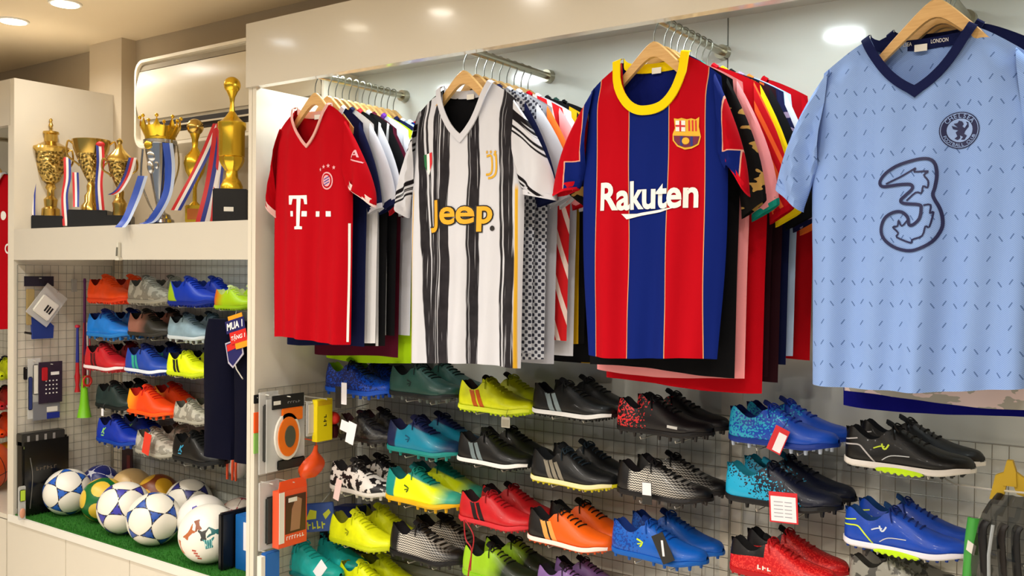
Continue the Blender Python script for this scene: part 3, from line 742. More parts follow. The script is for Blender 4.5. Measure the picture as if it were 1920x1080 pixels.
# --- shirts hanging behind, one thing each
def vst(name, stops, W=.25):
    n = NT(name, .85, spec=.12); f = n.ma('MULTIPLY', n.ma('ADD', n.x, W), 1/(2*W)); return n.done(n.ramp(f, [((p+W)/(2*W), c) for p, c in stops]))
def diag(name, a, b_, sc_=30, slope=.3, thr=.0):
    n = NT(name, .85, spec=.12); q = n.ma('SINE', n.ma('MULTIPLY', n.ma('ADD', n.x, n.ma('MULTIPLY', n.z, slope)), sc_*2*PI)); return n.done(n.mix(n.ma('GREATER_THAN', q, thr), a, b_))
def blotch(name, a, b_, sc_=12, thr=.55):
    n = NT(name, .85, spec=.12); q = n.noise(sc_, n.vec(n.x, n.y, n.ma('MULTIPLY', n.z, 2)), 2); return n.done(n.mix(n.ma('GREATER_THAN', q, thr), a, b_))
def checks(name, a, b_, sc_=90):
    n = NT(name, .85, spec=.12); q = n.ma('MULTIPLY', n.ma('SINE', n.ma('MULTIPLY', n.x, sc_*PI)), n.ma('SINE', n.ma('MULTIPLY', n.z, sc_*PI))); return n.done(n.mix(n.ma('GREATER_THAN', q, .1), a, b_))
M_bw = vst('black_white_block', [(-.25, '#f0f0f0'), (-.12, '#0c0c10'), (.02, '#ecebee'), (.07, '#101013'), (.155, '#e4e4e8'), (.165, '#0d0d10')])
M_wb = vst('white_black_block', [(-.25, '#f0f0f0'), (.11, '#ecebee'), (.15, '#e4e4e8')])
M_rdg = diag('red_white_slash', '#cf1f25', '#f1d9d0', 24, .32, .55)
M_gblk = blotch('black_gold_camo', '#0e0c0c', '#b08a48', 14, .56)
M_orr = diag('red_orange_slash', '#b80a16', '#e5602a', 40, .5, .3)
M_lat = checks('grey_lattice', '#c6cad6', '#3a3c4a', 110)
M_nvp = blotch('navy_lilac_blot', '#10123a', '#8d7a94', 16, .58)
M_pk = blotch('pale_marbled_jersey', '#dcc8c8', '#a7a49c', 22, .5)
M_dmix = vst('dark_multi_stripe', [(-.25, '#0e0c10'), (.10, '#3a0f2c'), (.125, '#0d0c0f'), (.15, '#c05018'), (.162, '#24060f')])
M_byel = vst('black_yellow_stripe', [(-.25, '#0d0c0e'), (.12, '#0d0c0e'), (.15, '#d9a914'), (.19, '#0d0c0e')])
stacks = [
 (0, 'red shirt', -2.158, [
  ('navy shirt with white side trim just behind the bright red one', NAVY, NAVY, W_, .178, .735, .0),
  ('pale silver shirt with dark collar, third on the red shirt rail', M_wb, SILV, NAVY, .187, .715, .008),
  ('white sleeved shirt with red and white cuffs behind the red one', M_bw, W_, cloth('red_white_cuff', '#c8202c'), .196, .725, .012),
  ('black and white block shirt in the middle of the red shirt rail', M_bw, BLK, W_, .20, .70, .02),
  ('maroon shirt whose hem shows under the red shirt rail', MAROON, MAROON, MAROON, .193, .77, .015),
  ('white shirt with teal and purple cuff near the striped one', W_, W_, cloth('purple_cuff', '#5c2a86'), .20, .70, .03),
  ('lime yellow shirt with the lowest hem on the red shirt rail', LIME, LIME, LIME, .205, .79, .02),
  ('navy and maroon shirt hanging deep on the red shirt rail', NAVY, MAROON, NAVY, .205, .72, .03),
  ('pale blue white shirt deep on the red shirt rail', LBL, LBL, W_, .205, .70, .03),
  ('royal blue shirt near the wall on the red shirt rail', BLUE, BLUE, W_, .205, .71, .035),
  ('white shirt with red shoulder next to the wall, red shirt rail', W_, RED, RED, .205, .70, .035)]),
 (1, 'black and white striped shirt', -1.578, [
  ('navy sleeved shirt directly behind the black and white striped one', M_lat, NAVY, NAVY, .197, .72, .012),
  ('silver grey shirt with lattice print behind the navy sleeves', M_lat, SILV, GREY, .205, .735, .02),
  ('white shirt with orange side panel behind the striped one', GREY, ORNG, W_, .208, .74, .026),
  ('red shirt with white slashes behind the black and white stripes', M_rdg, PINK, RED, .215, .685, .036),
  ('white shirt with pale pink yoke behind the striped one', W_, W_, W_, .21, .72, .040),
  ('black shirt with yellow hem line on the striped shirt rail', M_byel, BLK, BLK, .213, .69, .05),
  ('dark green shirt highest on the striped shirt rail', BLK, GREEN, GREEN, .22, .74, .055),
  ('black shirt with yellow stripe by the wall, striped shirt rail', M_byel, GREEN, BLK, .22, .745, .06)]),
 (2, 'blue and red striped shirt', -1.008, [
  ('black shirt with gold camouflage sleeves behind the blue and red one', BLK, M_gblk, M_gblk, .198, .735, .005),
  ('pink shirt with teal cuff behind the blue and red stripes', PINK, PINK, TEAL, .203, .748, .010),
  ('bright red shirt with the lowest hem behind the blue and red one', RED, M_orr, RED, .214, .775, .028),
  ('yellow shirt seen as a bright edge behind the red sleeves', M_dmix, YEL, YEL, .208, .745, .035),
  ('black shirt with dark mixed stripes behind the yellow edge', M_dmix, BLK, BLK, .212, .75, .042),
  ('navy shirt with lilac blots on the sleeves beside pale blue one', NAVY, M_nvp, M_nvp, .21, .72, .05),
  ('white and pale blue shirt with orange edge near the wall', LBL, W_, ORNG, .205, .70, .06),
  ('dark red shirt nearest the wall on the blue and red rail', DKRED, RED, DKRED, .21, .70, .085)]),
 (3, 'pale blue shirt', -.393, [
  ('navy shirt directly behind the pale blue one', NAVY, NAVY, NAVY, .210, .70, -.002),
  ('marbled pink and grey shirt whose hem shows below pale blue one', M_pk, M_pk, M_pk, .192, .758, .005),
  ('royal navy shirt with the lowest hem under the pale blue one', cloth('ink_blue_jersey', '#06086a'), NAVY, NAVY, .205, .785, .006),
  ('yellow and navy shirt behind the pale blue shirt', NAVY, YEL, YEL, .195, .77, .02)])]
for si, dn, rx, lst in stacks:
    n = len(lst); gap_ = min(.036, (2.365-2.040)/n)
    for k, (lab, bm_, sm_, cm_, W, L, dx) in enumerate(lst):
        y = 2.040+gap_*k
        oc = .262 if si else .25
        Shirt(lab, (rx+dx-.01, y, ZR+.508-.001*k), bm_, sleeve=sm_, cuff=cm_, collar=cm_, W=W, L=L, d=gap_*.72, hi=False, seed=30+si*20+k, fold=.003, drop=.09,
              cuffs={-1: ((.200, -.30), (.175, -.34)) if si == 0 else ((.245, -.30), (.185, -.34)), 1: ((.262+.01*math.sin(k*2.1), -.30-.012*math.cos(k*1.7)), (.20, -.33)) if si != 2 else ((.252+.006*math.sin(k*2.1), -.335-.006*k), (.198, -.375-.004*k))}, cuffw=.014)
        hanger(rx, y, 'wooden hanger of the %s' % ' '.join(lab.split(' behind')[0].split(' on the')[0].split()[:12]), None)

# far left red shirt
tt = Q(6, 280, 2.08)
s5 = Shirt('red shirt cut off by the left edge of the photo', (tt.x-.10, 2.1, ZR+.43), RED, collar=W_, W=.19, L=.70, seed=44, hi=False, cuffs={1: ((.2, -.2), (.17, -.26)), -1: ((.2, -.2), (.17, -.26))})
s5.put('crest', disc2d(.11, -.19, .02), P_white); s5.put('lettering', textbox('C', .115, -.36, .15, -.315, .02), P_white)
t = thing('wooden_hanger', 'pale wooden hanger of the cut-off red shirt at far left', 'hanger', (tt.x-.10, 2.1, ZR+.475))
o = bpy.data.objects.new('hanger_arms', _hm[.115]); COL.objects.link(o); o.parent = t
MB().tube([(0, 0, 0), (0, 0, .1), (.01, 0, .125), (0, 0, .135), (-.01, 0, .125)], .0016, 6).build('hook', M_steel, t)
t = thing('clothes_rail', 'steel rail in the cut-off unit at the far left', 'rail', (tt.x-.10, YF+.03, ZR+.475+.118))
MB().tube([(0, 0, 0), (0, YB-YF-.032, 0)], .010, 12).build('tube', M_chrome, t)

# ------------------------------------------------------------ shoes
SL = .275
HU = [0,.02,.06,.15,.3,.45,.6,.72,.85,.93,.98,1]; HW = [.003,.018,.027,.031,.031,.033,.040,.044,.039,.030,.0195,.006]
TU = [0,.03,.08,.15,.22,.30,.36,.42,.5,.6,.7,.8,.9,.96,1]; TH = [.050,.085,.089,.074,.064,.071,.089,.095,.084,.069,.057,.048,.042,.037,.026]
OUT = [(1.0, 0), (1.08, .16), (1.05, .38), (.93, .60), (.75, .80), (.55, .94)]
def sole_z(u): return .011*sst(.70, 1.0, u)**1.3 + .004*(1-sst(0, .10, u))
TS = .013
def tsf(u): return TS*(1-.40*sst(.86, 1, u))
def sec(u, hs=1.0):
    w_ = interp(u, HU, HW); z0 = sole_z(u)+tsf(u); h = max(z0+.004, interp(u, TU, TH)*hs+sole_z(u)*.3); H = h-z0
    op = sst(.035, .075, u)*(1-sst(.335, .39, u)); pts = []
    edge = []
    for fy, fz in OUT:
        fy2 = fy if fz < .7 else fy*(1-op)+(fy*.55+.45*(.93 if fz > .9 else .97))*op; fz2 = fz if fz < .9 else fz*(1-op)+op
        pts.append((fy2*w_, z0+fz2*H))
    ins = [((.28, .99), (.62, .80)), ((.12, 1.0), (.35, .50)), ((0, 1.0), (0, .42))]
    for (a, b) in ins: pts.append(((a[0]*(1-op)+b[0]*op)*w_, z0+(a[1]*(1-op)+b[1]*op)*H))
    return pts, op
NU = 38
US = [.5-.5*math.cos(PI*(i/NU)) if i/NU < .12 or i/NU > .88 else i/NU for i in range(NU+1)]
US = [((i/NU)*.75+.25*(.5-.5*math.cos(PI*i/NU))) for i in range(NU+1)]
def shoe_grid(side, hs):
    rows = []; ops = []
    for u in US:
        p, op = sec(u, hs); yc = side*(.004*math.sin(PI*u)-.008*max(0, u-.6))
        row = [(u*SL, -y+yc, z) for y, z in p]+[(u*SL, y+yc, z) for y, z in p[-2::-1]]
        rows.append(row); ops.append(op)
    return rows, ops
_geo = {}
def geo(side, hs, stud):
    k = (side, hs, stud)
    if k in _geo: return _geo[k]
    rows, ops = shoe_grid(side, hs); C = len(rows[0]); upper = MB(); lining = MB(); idx = {}
    V = [p for r in rows for p in r]; fu = []; fl = []
    for i in range(len(rows)-1):
        for j in range(C-1):
            f = (i*C+j, i*C+j+1, (i+1)*C+j+1, (i+1)*C+j)
            inner = 5 <= j < C-1-5
            (fl if inner and (ops[i]+ops[i+1])/2 > .35 else fu).append(f)
    def mesh(name, fs, solid=False):
        used = sorted({i for f in fs for i in f}); mp_ = {a: b for b, a in enumerate(used)}
        m = MB().add([V[i] for i in used], [tuple(mp_[i] for i in f) for f in fs]); return m
    G = {'upper': mesh('upper', fu), 'lining': mesh('lining', fl), 'rows': rows}
    # sole
    so = []
    for u in US:
        w_ = interp(u, HU, HW); z0 = sole_z(u); yc = side*(.004*math.sin(PI*u)-.008*max(0, u-.6)); e = .002+w_
        x = u*SL + (.002 if u > .99 else -.002 if u < .01 else 0)
        so.append([(x, yc+a*e, z0+b) for a, b in ((-1.03, tsf(u)+.0015), (-1.09, tsf(u)*.55), (-1.02, .001), (-.5, 0), (.5, 0), (1.02, .001), (1.09, tsf(u)*.55), (1.03, tsf(u)+.0015))])
    G['sole'] = MB().grid(so, closed=True)
    G['sole'].add(so[0], [tuple(range(8))]); G['sole'].add(so[-1], [tuple(range(8))])
    st = MB()
    if stud == 'turf': spots = [(u_, v_) for u_ in (.05, .12, .19, .26, .50, .57, .64, .71, .78, .85, .92) for v_ in (-.75, -.25, .25, .75)]; r0, r1, hh = .0042, .0034, .006
    else: spots = [(u_, v_) for u_ in (.06, .22) for v_ in (-.6, .6)]+[(u_, v_) for u_ in (.5, .62, .75, .87) for v_ in (-.7, .7)]+[(.94, 0)]; r0, r1, hh = .006, .004, .012
    for u_, v_ in spots:
        w_ = interp(u_, HU, HW); z0 = sole_z(u_); yc = side*(.004*math.sin(PI*u_)-.008*max(0, u_-.6))
        st.lathe([(r0, .002), (r1, -hh)], 6, (u_*SL, yc+v_*w_, z0))
    G['studs'] = st; G['hh'] = hh
    # tongue
    tg = []
    for k in range(5):
        q = k/4; x = (.405-.075*q)*SL; pz = interp(.42-.05*q, TU, TH)*hs+.003+.016*q; wv = .017+.003*q
        tg.append([(x+.003*abs(s_)*q, s_*wv, pz-.006*s_*s_*1.2) for s_ in (-1, -.5, 0, .5, 1)])
    t2 = [[(p[0]+.003, p[1], p[2]-.003) for p in r] for r in tg]
    G['tongue'] = MB().grid(tg).grid(t2[::-1])
    # heel tab
    hb = []
    for k in range(4):
        q = k/3; z = .056+(.031)*q; wq = .018*(1-.30*q*q); hb.append([(.0045-.004*q+.009*(s_*s_), s_*wq, (z-.010*s_*s_*q)*hs) for s_ in (-1, -.6, -.3, 0, .3, .6, 1)])
    hb2 = [[(p[0]+.004, p[1]*.9, p[2]) for p in r] for r in hb]
    G['heel_tab'] = MB().grid(hb).grid(hb2[::-1])
    # laces
    la = MB()
    def crest(u, v):
        p, op = sec(u, hs); w_ = interp(u, HU, HW); pl = [(y, z) for y, z in p][::-1]
        y = abs(v)*w_
        for a, b in zip(pl, pl[1:]):
            if a[0] <= y <= b[0]+1e-9: q = (y-a[0])/max(1e-6, b[0]-a[0]); z = a[1]+(b[1]-a[1])*q; break
        else: z = pl[-1][1]
        return Vector((u*SL, (y if v > 0 else -y)+side*(.004*math.sin(PI*u)-.008*max(0, u-.6)), z+.0018))
    for k in range(6):
        u0 = .40+.048*k
        la.tube([crest(u0+.018*(s_+.5 if k % 2 else .5-s_)*.6, s_) for s_ in (-.5, -.3, -.1, .1, .3, .5)], .0021, 5)
    c0 = crest(.40, 0.01)
    for sg in (-1, 1):
        la.tube(crom([c0, c0+Vector((.000, sg*.010, .005)), c0+Vector((.006, sg*.023, .000)), c0+Vector((.013, sg*.024, -.008)), c0+Vector((.012, sg*.013, -.003)), c0+Vector((.003, sg*.003, .001))], 3), .0019, 5)
        la.tube(crom([c0, c0+Vector((-.003, sg*.012, .002)), c0+Vector((.001, sg*.024, -.011)), c0+Vector((.006, sg*.031, -.026))], 3), .0017, 5)
    G['laces'] = la
    # bracket
    _geo[k] = G; return G

def smat(kind, *c, rough=.42):
    n = NT('shoe_'+kind, rough, spec=.35); n.b.inputs['Coat Weight'].default_value = .06; u = n.ma('MULTIPLY', n.x, 1/SL); z = n.ma('MULTIPLY', n.z, 1/.09)
    if kind == 'plain':
        col = n.mix(n.mr(n.noise(30), .3, .7), c[0], tuple(min(1, v*1.25) for v in lin(c[0])[:3]))
    elif kind == 'fade':      # heel colour, toe colour, position
        col = n.mix(n.mr(n.ma('ADD', u, n.ma('MULTIPLY', n.noise(25), .12)), c[2]-.12+.06, c[2]+.12+.06), c[0], c[1])
    elif kind == 'hard':
        col = n.mix(n.mr(n.ma('ADD', u, n.ma('MULTIPLY', z, c[3])), c[2]-.01, c[2]+.01), c[0], c[1])
    elif kind == 'speck':     # base, speck, where, scale
        v = n.vor(c[3], out='Color'); rd = n.nt.nodes.new('ShaderNodeSeparateColor'); n.put(rd.inputs[0], v)
        th = n.mr(u, c[2]-.3, c[2]+.3, .25, 1.05); col = n.mix(n.ma('GREATER_THAN', rd.outputs[0], th), c[0], c[1])
    elif kind == 'specrev':
        v = n.vor(c[3], out='Color'); rd = n.nt.nodes.new('ShaderNodeSeparateColor'); n.put(rd.inputs[0], v)
        th = n.mr(n.ma('ADD', u, n.ma('MULTIPLY', z, .5)), c[2]-.3, c[2]+.3, -.05, 1.05); col = n.mix(n.ma('LESS_THAN', rd.outputs[0], th), c[0], c[1])
    elif kind == 'collar':
        v = n.vor(300, out='Color'); rd = n.nt.nodes.new('ShaderNodeSeparateColor'); n.put(rd.inputs[0], v); col = n.mix(n.ma('GREATER_THAN', rd.outputs[0], .7), c[0], c[1])
        blk = n.ma('MULTIPLY', n.ma('LESS_THAN', u, .37), n.ma('GREATER_THAN', n.ma('ADD', z, n.ma('MULTIPLY', u, -.25)), .52)); col = n.mix(blk, col, c[2])
    elif kind == 'camo':
        col = n.mix(n.mr(n.noise(c[2], detail=3), .49, .52), c[0], c[1])
    elif kind == 'scales':    # dark, light ; scales fading to the toe
        zz = n.ma('SINE', n.ma('ADD', n.ma('MULTIPLY', n.z, 1000), n.ma('MULTIPLY', n.ma('SINE', n.ma('MULTIPLY', n.x, 700)), 1.2)))
        m_ = n.ma('MULTIPLY', n.mr(zz, -.55, .25), n.ma('MULTIPLY', n.mr(u, .16, .20), n.mr(n.ma('SUBTRACT', u, n.ma('MULTIPLY', z, -.25)), 1.0, .55)))
        m_ = n.ma('MULTIPLY', m_, n.mr(z, .95, .72)); col = n.mix(m_, c[0], c[1])
    elif kind == 'band':      # heel c0, middle c1, top c2
        col = n.mix(n.mr(n.ma('ADD', u, n.ma('MULTIPLY', z, .0)), .17, .19), c[0], c[1]); col = n.mix(n.mr(n.ma('ADD', z, n.ma('MULTIPLY', u, .85)), 1.20, 1.25), col, c[2])
        col = n.mix(n.mr(u, .72, .9), col, c[3]) if len(c) > 3 else col
    n.bump(n.vor(380), .12, .001)
    return n.done(col)
def pm(c, rough=.5): return mat('shoe_tone', c, rough, spec=.3)
SPEC = {
 'plain': {}}
TURN = 0
def make_shoe(desc, which, loc, scale, side, sp, rot=(0, 0, 0)):
    lab = '%s shoe of the %s' % (which, desc)
    hs = sp.get('h', 1.0); G = geo(side, hs, sp.get('stud', 'turf'))
    key = id(sp)
    t = thing(sp.get('name', 'football_shoe'), lab, 'shoe', loc, rot); t.scale = (scale,)*3
    ck = (key, side)
    if ck not in _meshc:
        up = G['upper'].build('upper', sp['up'], t); ch = [up]
        ch.append(G['lining'].build('lining', pm(sp.get('lin', '#0c0c10'), .9), t))
        ch.append(G['sole'].build('sole', pm(sp.get('sole', '#111111')), t))
        ch.append(G['studs'].build('studs', pm(sp.get('studc', sp.get('sole', '#111111'))), ch[2])); ch[-1]['kind'] = 'stuff'
        ch.append(G['tongue'].build('tongue', pm(sp.get('tongue', sp.get('lin', '#0c0c10')), .8), t))
        ch.append(G['heel_tab'].build('heel_tab', pm(sp.get('tab', sp.get('lin', '#0c0c10')), .8), t))
        if sp.get('laces') != 'none': ch.append(G['laces'].build('laces', pm(sp.get('laces', '#0c0c10'), .8), t))
        bv = bvh_of(up)
        for dirn in ((0, 1, 0), (0, -1, 0)):
            def dc(nm, shape, c, off=.0008): ch.append(decal(nm, shape, pm(c) if isinstance(c, str) else c, t, bv, off, .007, dirn, .2))
            if 'stripes' in sp:
                c, n = sp['stripes']
                for q in range(n):
                    x = .050+(.024 if n < 3 else .019)*q; w2 = .014 if n < 3 else .011
                    dc('stripe', poly2d([(x, .066-.003*q), (x+w2, .070-.003*q), (x+.016+w2, .042), (x+.030+w2, .014), (x+.027, .014), (x+.014, .040)]), c)
            if sp.get('logo'):
                c, kd = sp['logo']
                if kd == 'v': dc('logo', merge2d([ribbon2d([(.088, .052), (.108, .046), (.100, .034)], .0045, sm=2), ribbon2d([(.092, .040), (.104, .043)], .003, sm=1)]), c)
                if kd == 'k': dc('logo', merge2d([ribbon2d([(.065, .055), (.060, .035)], .005, sm=1), ribbon2d([(.080, .058), (.064, .044), (.078, .034)], .005, sm=1), ribbon2d([(.058, .028), (.076, .028)], .004, sm=1)]), c)
                if kd == 'line':
                    dc('logo', merge2d([ribbon2d([(.070, .046), (.085, .052), (.095, .052)], .0028), ribbon2d([(.088, .058), (.092, .048), (.098, .048), (.104, .058)], .0038, sm=2)]), sp['logo'][0])
                    dc('trim_line', ribbon2d([(.004, .048), (.020, .050), (.038, .050), (.050, .040), (.075, .015)], .0032, sm=4), sp['trim'])
                    dc('trim_line', ribbon2d([(.004, .059), (.018, .062), (.034, .065)], .0028), sp['trim'])
                    dc('trim_line', ribbon2d([(.090, .022), (.110, .034), (.150, .037)], .0020), '#c9ccd0')
                if kd == 'bar': dc('logo', poly2d([(.168, .033), (.198, .031), (.198, .024), (.168, .026)]), c)
                if kd == 'text': dc('logo', blurmarks(.085, .024, .125, .036, 3, 6), c)
        if 'tip' in sp:  # bright forefoot band on the sole
            rows = []
            for k in range(29):
                u = .28+.38*k/28; w_ = interp(u, HU, HW)+.0035; z0 = sole_z(u); yy = 1 if side > 0 else -1
                for_y = side*(.004*math.sin(PI*u)-.008*max(0, u-.6))
                bz = -.003-.004*(k % 4 in (1, 2)); en = math.sin(PI*k/28)**.4; rows.append([(u*SL, for_y-w_*1.125, z0+TS*(.15+.55*en)), (u*SL, for_y-w_*1.15, z0+.002), (u*SL, for_y-w_*1.06, z0+bz*en), (u*SL, for_y-w_*.5, z0+bz*en)])
            ch.append(MB().grid(rows).build('sole_flash', pm(sp['tip']), t))
        if 'strip' in sp:  # sole edge strip
            rows = []
            for u in US:
                if u > .99: continue
                w_ = interp(u, HU, HW)+.0028; z0 = sole_z(u); for_y = side*(.004*math.sin(PI*u)-.008*max(0, u-.6))
                rows.append([(u*SL, for_y-w_*1.06, z0+tsf(u)+.003), (u*SL, for_y-w_*1.12-.001, z0+tsf(u)*.65), (u*SL, for_y-w_*1.10-.001, z0+tsf(u)*.35)])
            ch.append(MB().grid(rows).build('sole_edge', pm(sp['strip']), t))
        _meshc[ck] = ch
    else:
        mp_ = {}
        for o in _meshc[ck]:
            c = o.copy(); COL.objects.link(c); c.parent = mp_.get(o.parent, t); mp_[o] = c
    return t
_meshc = {}
WB = mat('wire_bracket_white', '#cfccc2', .35, .3)
def bracket(label, x0, x1, y0, y1, z, yw=GY-.004):
    t = thing('shoe_bracket', label, 'bracket', ((x0+x1)/2, yw, z), group=None); h = (x1-x0)/2; d0 = y0-yw
    b = MB()
    for s_ in (-.55, .55): b.tube([(s_*h, 0, .018), (s_*h, 0, 0), (s_*h, d0, 0), (s_*h, d0-.004, .006)], .0016, 5)
    b.build('prongs', WB, t); MB().tube([(-.55*h, d0*.5, 0), (.55*h, d0*.5, 0)], .0016, 5).build('crossbar', WB, t)
    MB().box((-.6*h, 0, .004), (.6*h, -.002, .022)).build('backplate', WB, t)
    return t
def pair(desc, xh, xt, yb, sp, Y=2.205, tilt=0.0, gap=.102, yaw_=0.0, br=True, yw=GY-.004, which=('front', 'rear'), name=None):
    a = Q(xh, yb, Y); b_ = Q(xt, yb, Y); L = b_.x-a.x; sc_ = max(.80, min(1.08, L/SL)); m = Q((xh+xt)/2, yb, Y-.04)
    hh = (.006 if sp.get('stud', 'turf') == 'turf' else .012)
    cxm = (a.x+b_.x)/2; x = cxm-SL*sc_/2*math.cos(yaw_); z = m.z+hh*sc_
    tl = math.radians(tilt)
    zz = z+math.sin(tl)*SL*sc_/2
    y0 = Y-math.sin(yaw_)*SL*sc_/2
    make_shoe(desc, which[0], (x, y0, zz), sc_, -1, sp, (0, tl, yaw_))
    make_shoe(desc, which[1], (x+.004, y0+gap*sc_, zz+.001), sc_, 1, sp, (0, tl, yaw_))
    if br: bracket('wire bracket under the %s' % desc, cxm-.09, cxm+.09, Y-.035, 0, m.z-.0018, yw)
def hangtag(desc, px, py, w_, h_, Y, m1, m2=None, rot=0, name='price_tag', lines=0, inset=None, shp=None):
    c = Q(px, py, Y); t = thing(name, desc, 'tag', c, (0, rot, 0))
    MB().box((-w_/2, -.0006, -h_/2), (w_/2, .0006, h_/2), bev=.0004).build('card', m1, t, smooth=False)
    if m2 is not None:
        i = inset or (.12, .12, .12, .25)
        MB().box((-w_/2+w_*i[0], -.0012, -h_/2+h_*i[1]), (w_/2-w_*i[2], -.0005, h_/2-h_*i[3])).build('printed_field', m2, t, smooth=False)
    if lines:
        b = MB()
        for k in range(lines):
            zc = h_*.5-h_*.32-k*h_*.12; b.box((-w_*.33, -.0016, zc-.0008), (-.01*w_, -.0011, zc+.0008)); b.box((w_*.05, -.0016, zc-.0008), (w_*.30, -.0011, zc+.0008))
        b.build('print_lines', mat('grey_print', '#9a9aa6', .7), t, smooth=False)
    MB().tube([(0, 0, h_/2-.003), (.001, .004, h_/2+.012), (0, .012, h_/2+.022)], .0006, 4).build('string', M_black, t)
    return t

K = '#0d0d10'
S = {
 'blk_lime': dict(up=smat('plain', '#0a0807'), sole='#e8e4dc', studc='#1a1a1a', logo=('#c9dc3a', 'line'), trim='#b9b4b4', tip='#c4ee12', strip='#e8e2dc', laces='#15110f'),
 'blu_lime': dict(up=smat('plain', '#0b3ea6'), sole='#e8e6e6', studc='#123a96', logo=('#cfd9e6', 'line'), trim='#cbe22e', tip='#c4ee12', strip='#e6e2ee', lin='#14407c', laces='#0a2470', tab='#1a4a9a'),
 'blu_spk': dict(up=smat('speck', '#0b46b4', '#22a6cc', .35, 260), sole='#0a2f8a', stud='fg', lin='#0a1c62', laces='#0d2c96', studc='#b8c4d8'),
 'cyan_blk': dict(up=smat('specrev', '#18a4d0', '#0f1428', .62, 300), sole='#101014', stud='fg', lin='#1a7f96', laces='#101428', tab='#1c90a6', tongue='#1a7f96'),
 'red_blk': dict(up=smat('collar', '#c40e16', '#ea3630', '#100c0e'), sole='#b01018', lin='#0d0c0e', laces='#b8141c', logo=('#f0eee6', 'text'), tab='#141012'),
 'red_spk': dict(up=smat('speck', '#120c10', '#dc2c30', .18, 230), sole='#120f12', stud='fg', logo=('#dcdcdc', 'bar'), studc='#2a2626'),
 'scale_k': dict(up=smat('scales', '#0e0b0d', '#dcd6cc'), sole='#120f12', stud='fg', lin='#0f0a10', laces='#100d10', studc='#3a3636'),
 'blu_tag': dict(up=smat('speck', '#0a5cc0', '#0b3c96', .2, 250), sole='#0c5cb8', stud='fg', lin='#0a2c74', laces='#0d4cac', logo=('#c9e61e', 'v'), tab='#0c58bc'),
 'grey3': dict(up=smat('plain', '#0a0b0b'), sole='#141616', strip='#e6e6e6', stripes=('#7e8d92', 2), laces='#101113'),
 'grey_y': dict(up=smat('plain', '#0c0d0f'), sole='#d9cf1c', strip='#e6dca8', stripes=('#857e70', 3), laces='#1a2a36', lin='#101418'),
 'ora_k': dict(up=smat('hard', '#15110f', '#ea5e10', .38, .12), sole='#e0602a', strip='#efe2da', stripes=('#f0a050', 2), laces='#111010'),
 'purp': dict(up=smat('plain', '#7a5c96'), sole='#4a3466', laces='#1c1422', lin='#140f18'),
 'yel_o': dict(up=smat('plain', '#cfd60f'), sole='#c6e012', strip='#e2ee3a', stripes=('#c65a12', 2), lin='#1c0f0a', laces='#b8c010'),
 'blk3w': dict(up=smat('plain', '#0c0d0e'), sole='#101214', strip='#e6e4e2', stripes=('#76858a', 2), laces='#0e0f10'),
 'red3': dict(up=smat('plain', '#b4141c'), sole='#c0202a', strip='#cf3038', stripes=('#1e0c0e', 2), lin='#1c0608', laces='#98101a'),
 'lime_k': dict(up=smat('fade', '#9ccc22', '#16220f', .52), sole='#8cc61e', lin='#101412', laces='#14180f'),
 'dkgrn': dict(up=smat('plain', '#173a34'), sole='#0e1416', stud='fg', logo=('#0f1e1c', 'v'), laces='#11201e', studc='#5a6260'),
 'teal': dict(up=smat('band', '#0e1c44', '#0a7a98', '#101c48', '#0e3458'), sole='#14807c', stud='fg', lin='#101238', logo=('#0d4a66', 'v'), laces='#141c4a', studc='#1a8c86'),
 'yel_t': dict(up=smat('band', '#0c8a84', '#e4f00a', '#0c7a72', '#3ca088'), sole='#e0b010', stud='fg', lin='#0b5a5c', logo=('#4a5a10', 'v'), laces='#0f7a6c', tab='#0c7a78'),
 'blu_a': dict(up=smat('speck', '#0b46b8', '#0c1c5c', .75, 260), sole='#0c4cba', stud='fg', lin='#9ccc1c', laces='#10101c', tab='#a8dc1e', tongue='#a8dc1e'),
 'flor': dict(up=smat('camo', '#141212', '#34322f', 60), sole='#141212', stud='fg', lin='#2c0e10', laces='#161313'),
 'camo': dict(up=smat('camo', '#dcd6d0', '#161214', 42), sole='#cfcac2', stud='fg', lin='#1c181a', laces='#2a2624', tab='#c8b8b4'),
 'yel': dict(up=smat('plain', '#d4dc0c'), sole='#c0cc10', lin='#6e7010', laces='#ccd40e', logo=('#8e9410', 'v'), tab='#cdd60e', tongue='#c4cc10'),
 'tealp': dict(up=smat('plain', '#18a09c'), sole='#107c7e', lin='#0c5a60', laces='#168c8c', tab='#17908e', tongue='#148484'),
 'silv': dict(up=smat('camo', '#8e8c84', '#4c4a46', 26), sole='#2c2a28', lin='#3a3834', laces='#5a5852', tab='#6c6a62'),
 'green_l': dict(up=smat('plain', '#0f2a66'), sole='#101418', laces='#0e1216'),
}
# right-hand unit
pair('black turf pair with white and lime sole, top of right column', 1585, 1828, 893, S['blk_lime'])
pair('blue turf pair with lime sole tip, right column', 1583, 1817, 1048, S['blu_lime'])
pair('grey metallic pair at the bottom of the right column', 1598, 1782, 1128, S['silv'])
pair('blue speckled pair carrying a red price tag', 1368, 1572, 850, S['blu_spk'])
pair('cyan and black pair carrying a white price card', 1362, 1578, 966, S['cyan_blk'])
pair('red pair with black collar at the bottom edge', 1370, 1567, 1100, S['red_blk'])
pair('black pair with red speckled heel under the striped shirt', 1160, 1336, 828, S['red_spk'])
pair('black pair with white scaled sides', 1160, 1334, 950, S['scale_k'])
pair('bright blue pair with a black tag', 1150, 1325, 1066, S['blu_tag'], )
pair('black pair with grey stripes and white sole, top row', 1003, 1157, 790, S['grey3'])
pair('black pair with grey stripes and yellow sole', 1000, 1158, 920, S['grey_y'])
pair('orange pair with black heel and light stripes', 994, 1150, 1036, S['ora_k'])
pair('purple pair cut by the bottom edge', 1010, 1140, 1133, S['purp'])
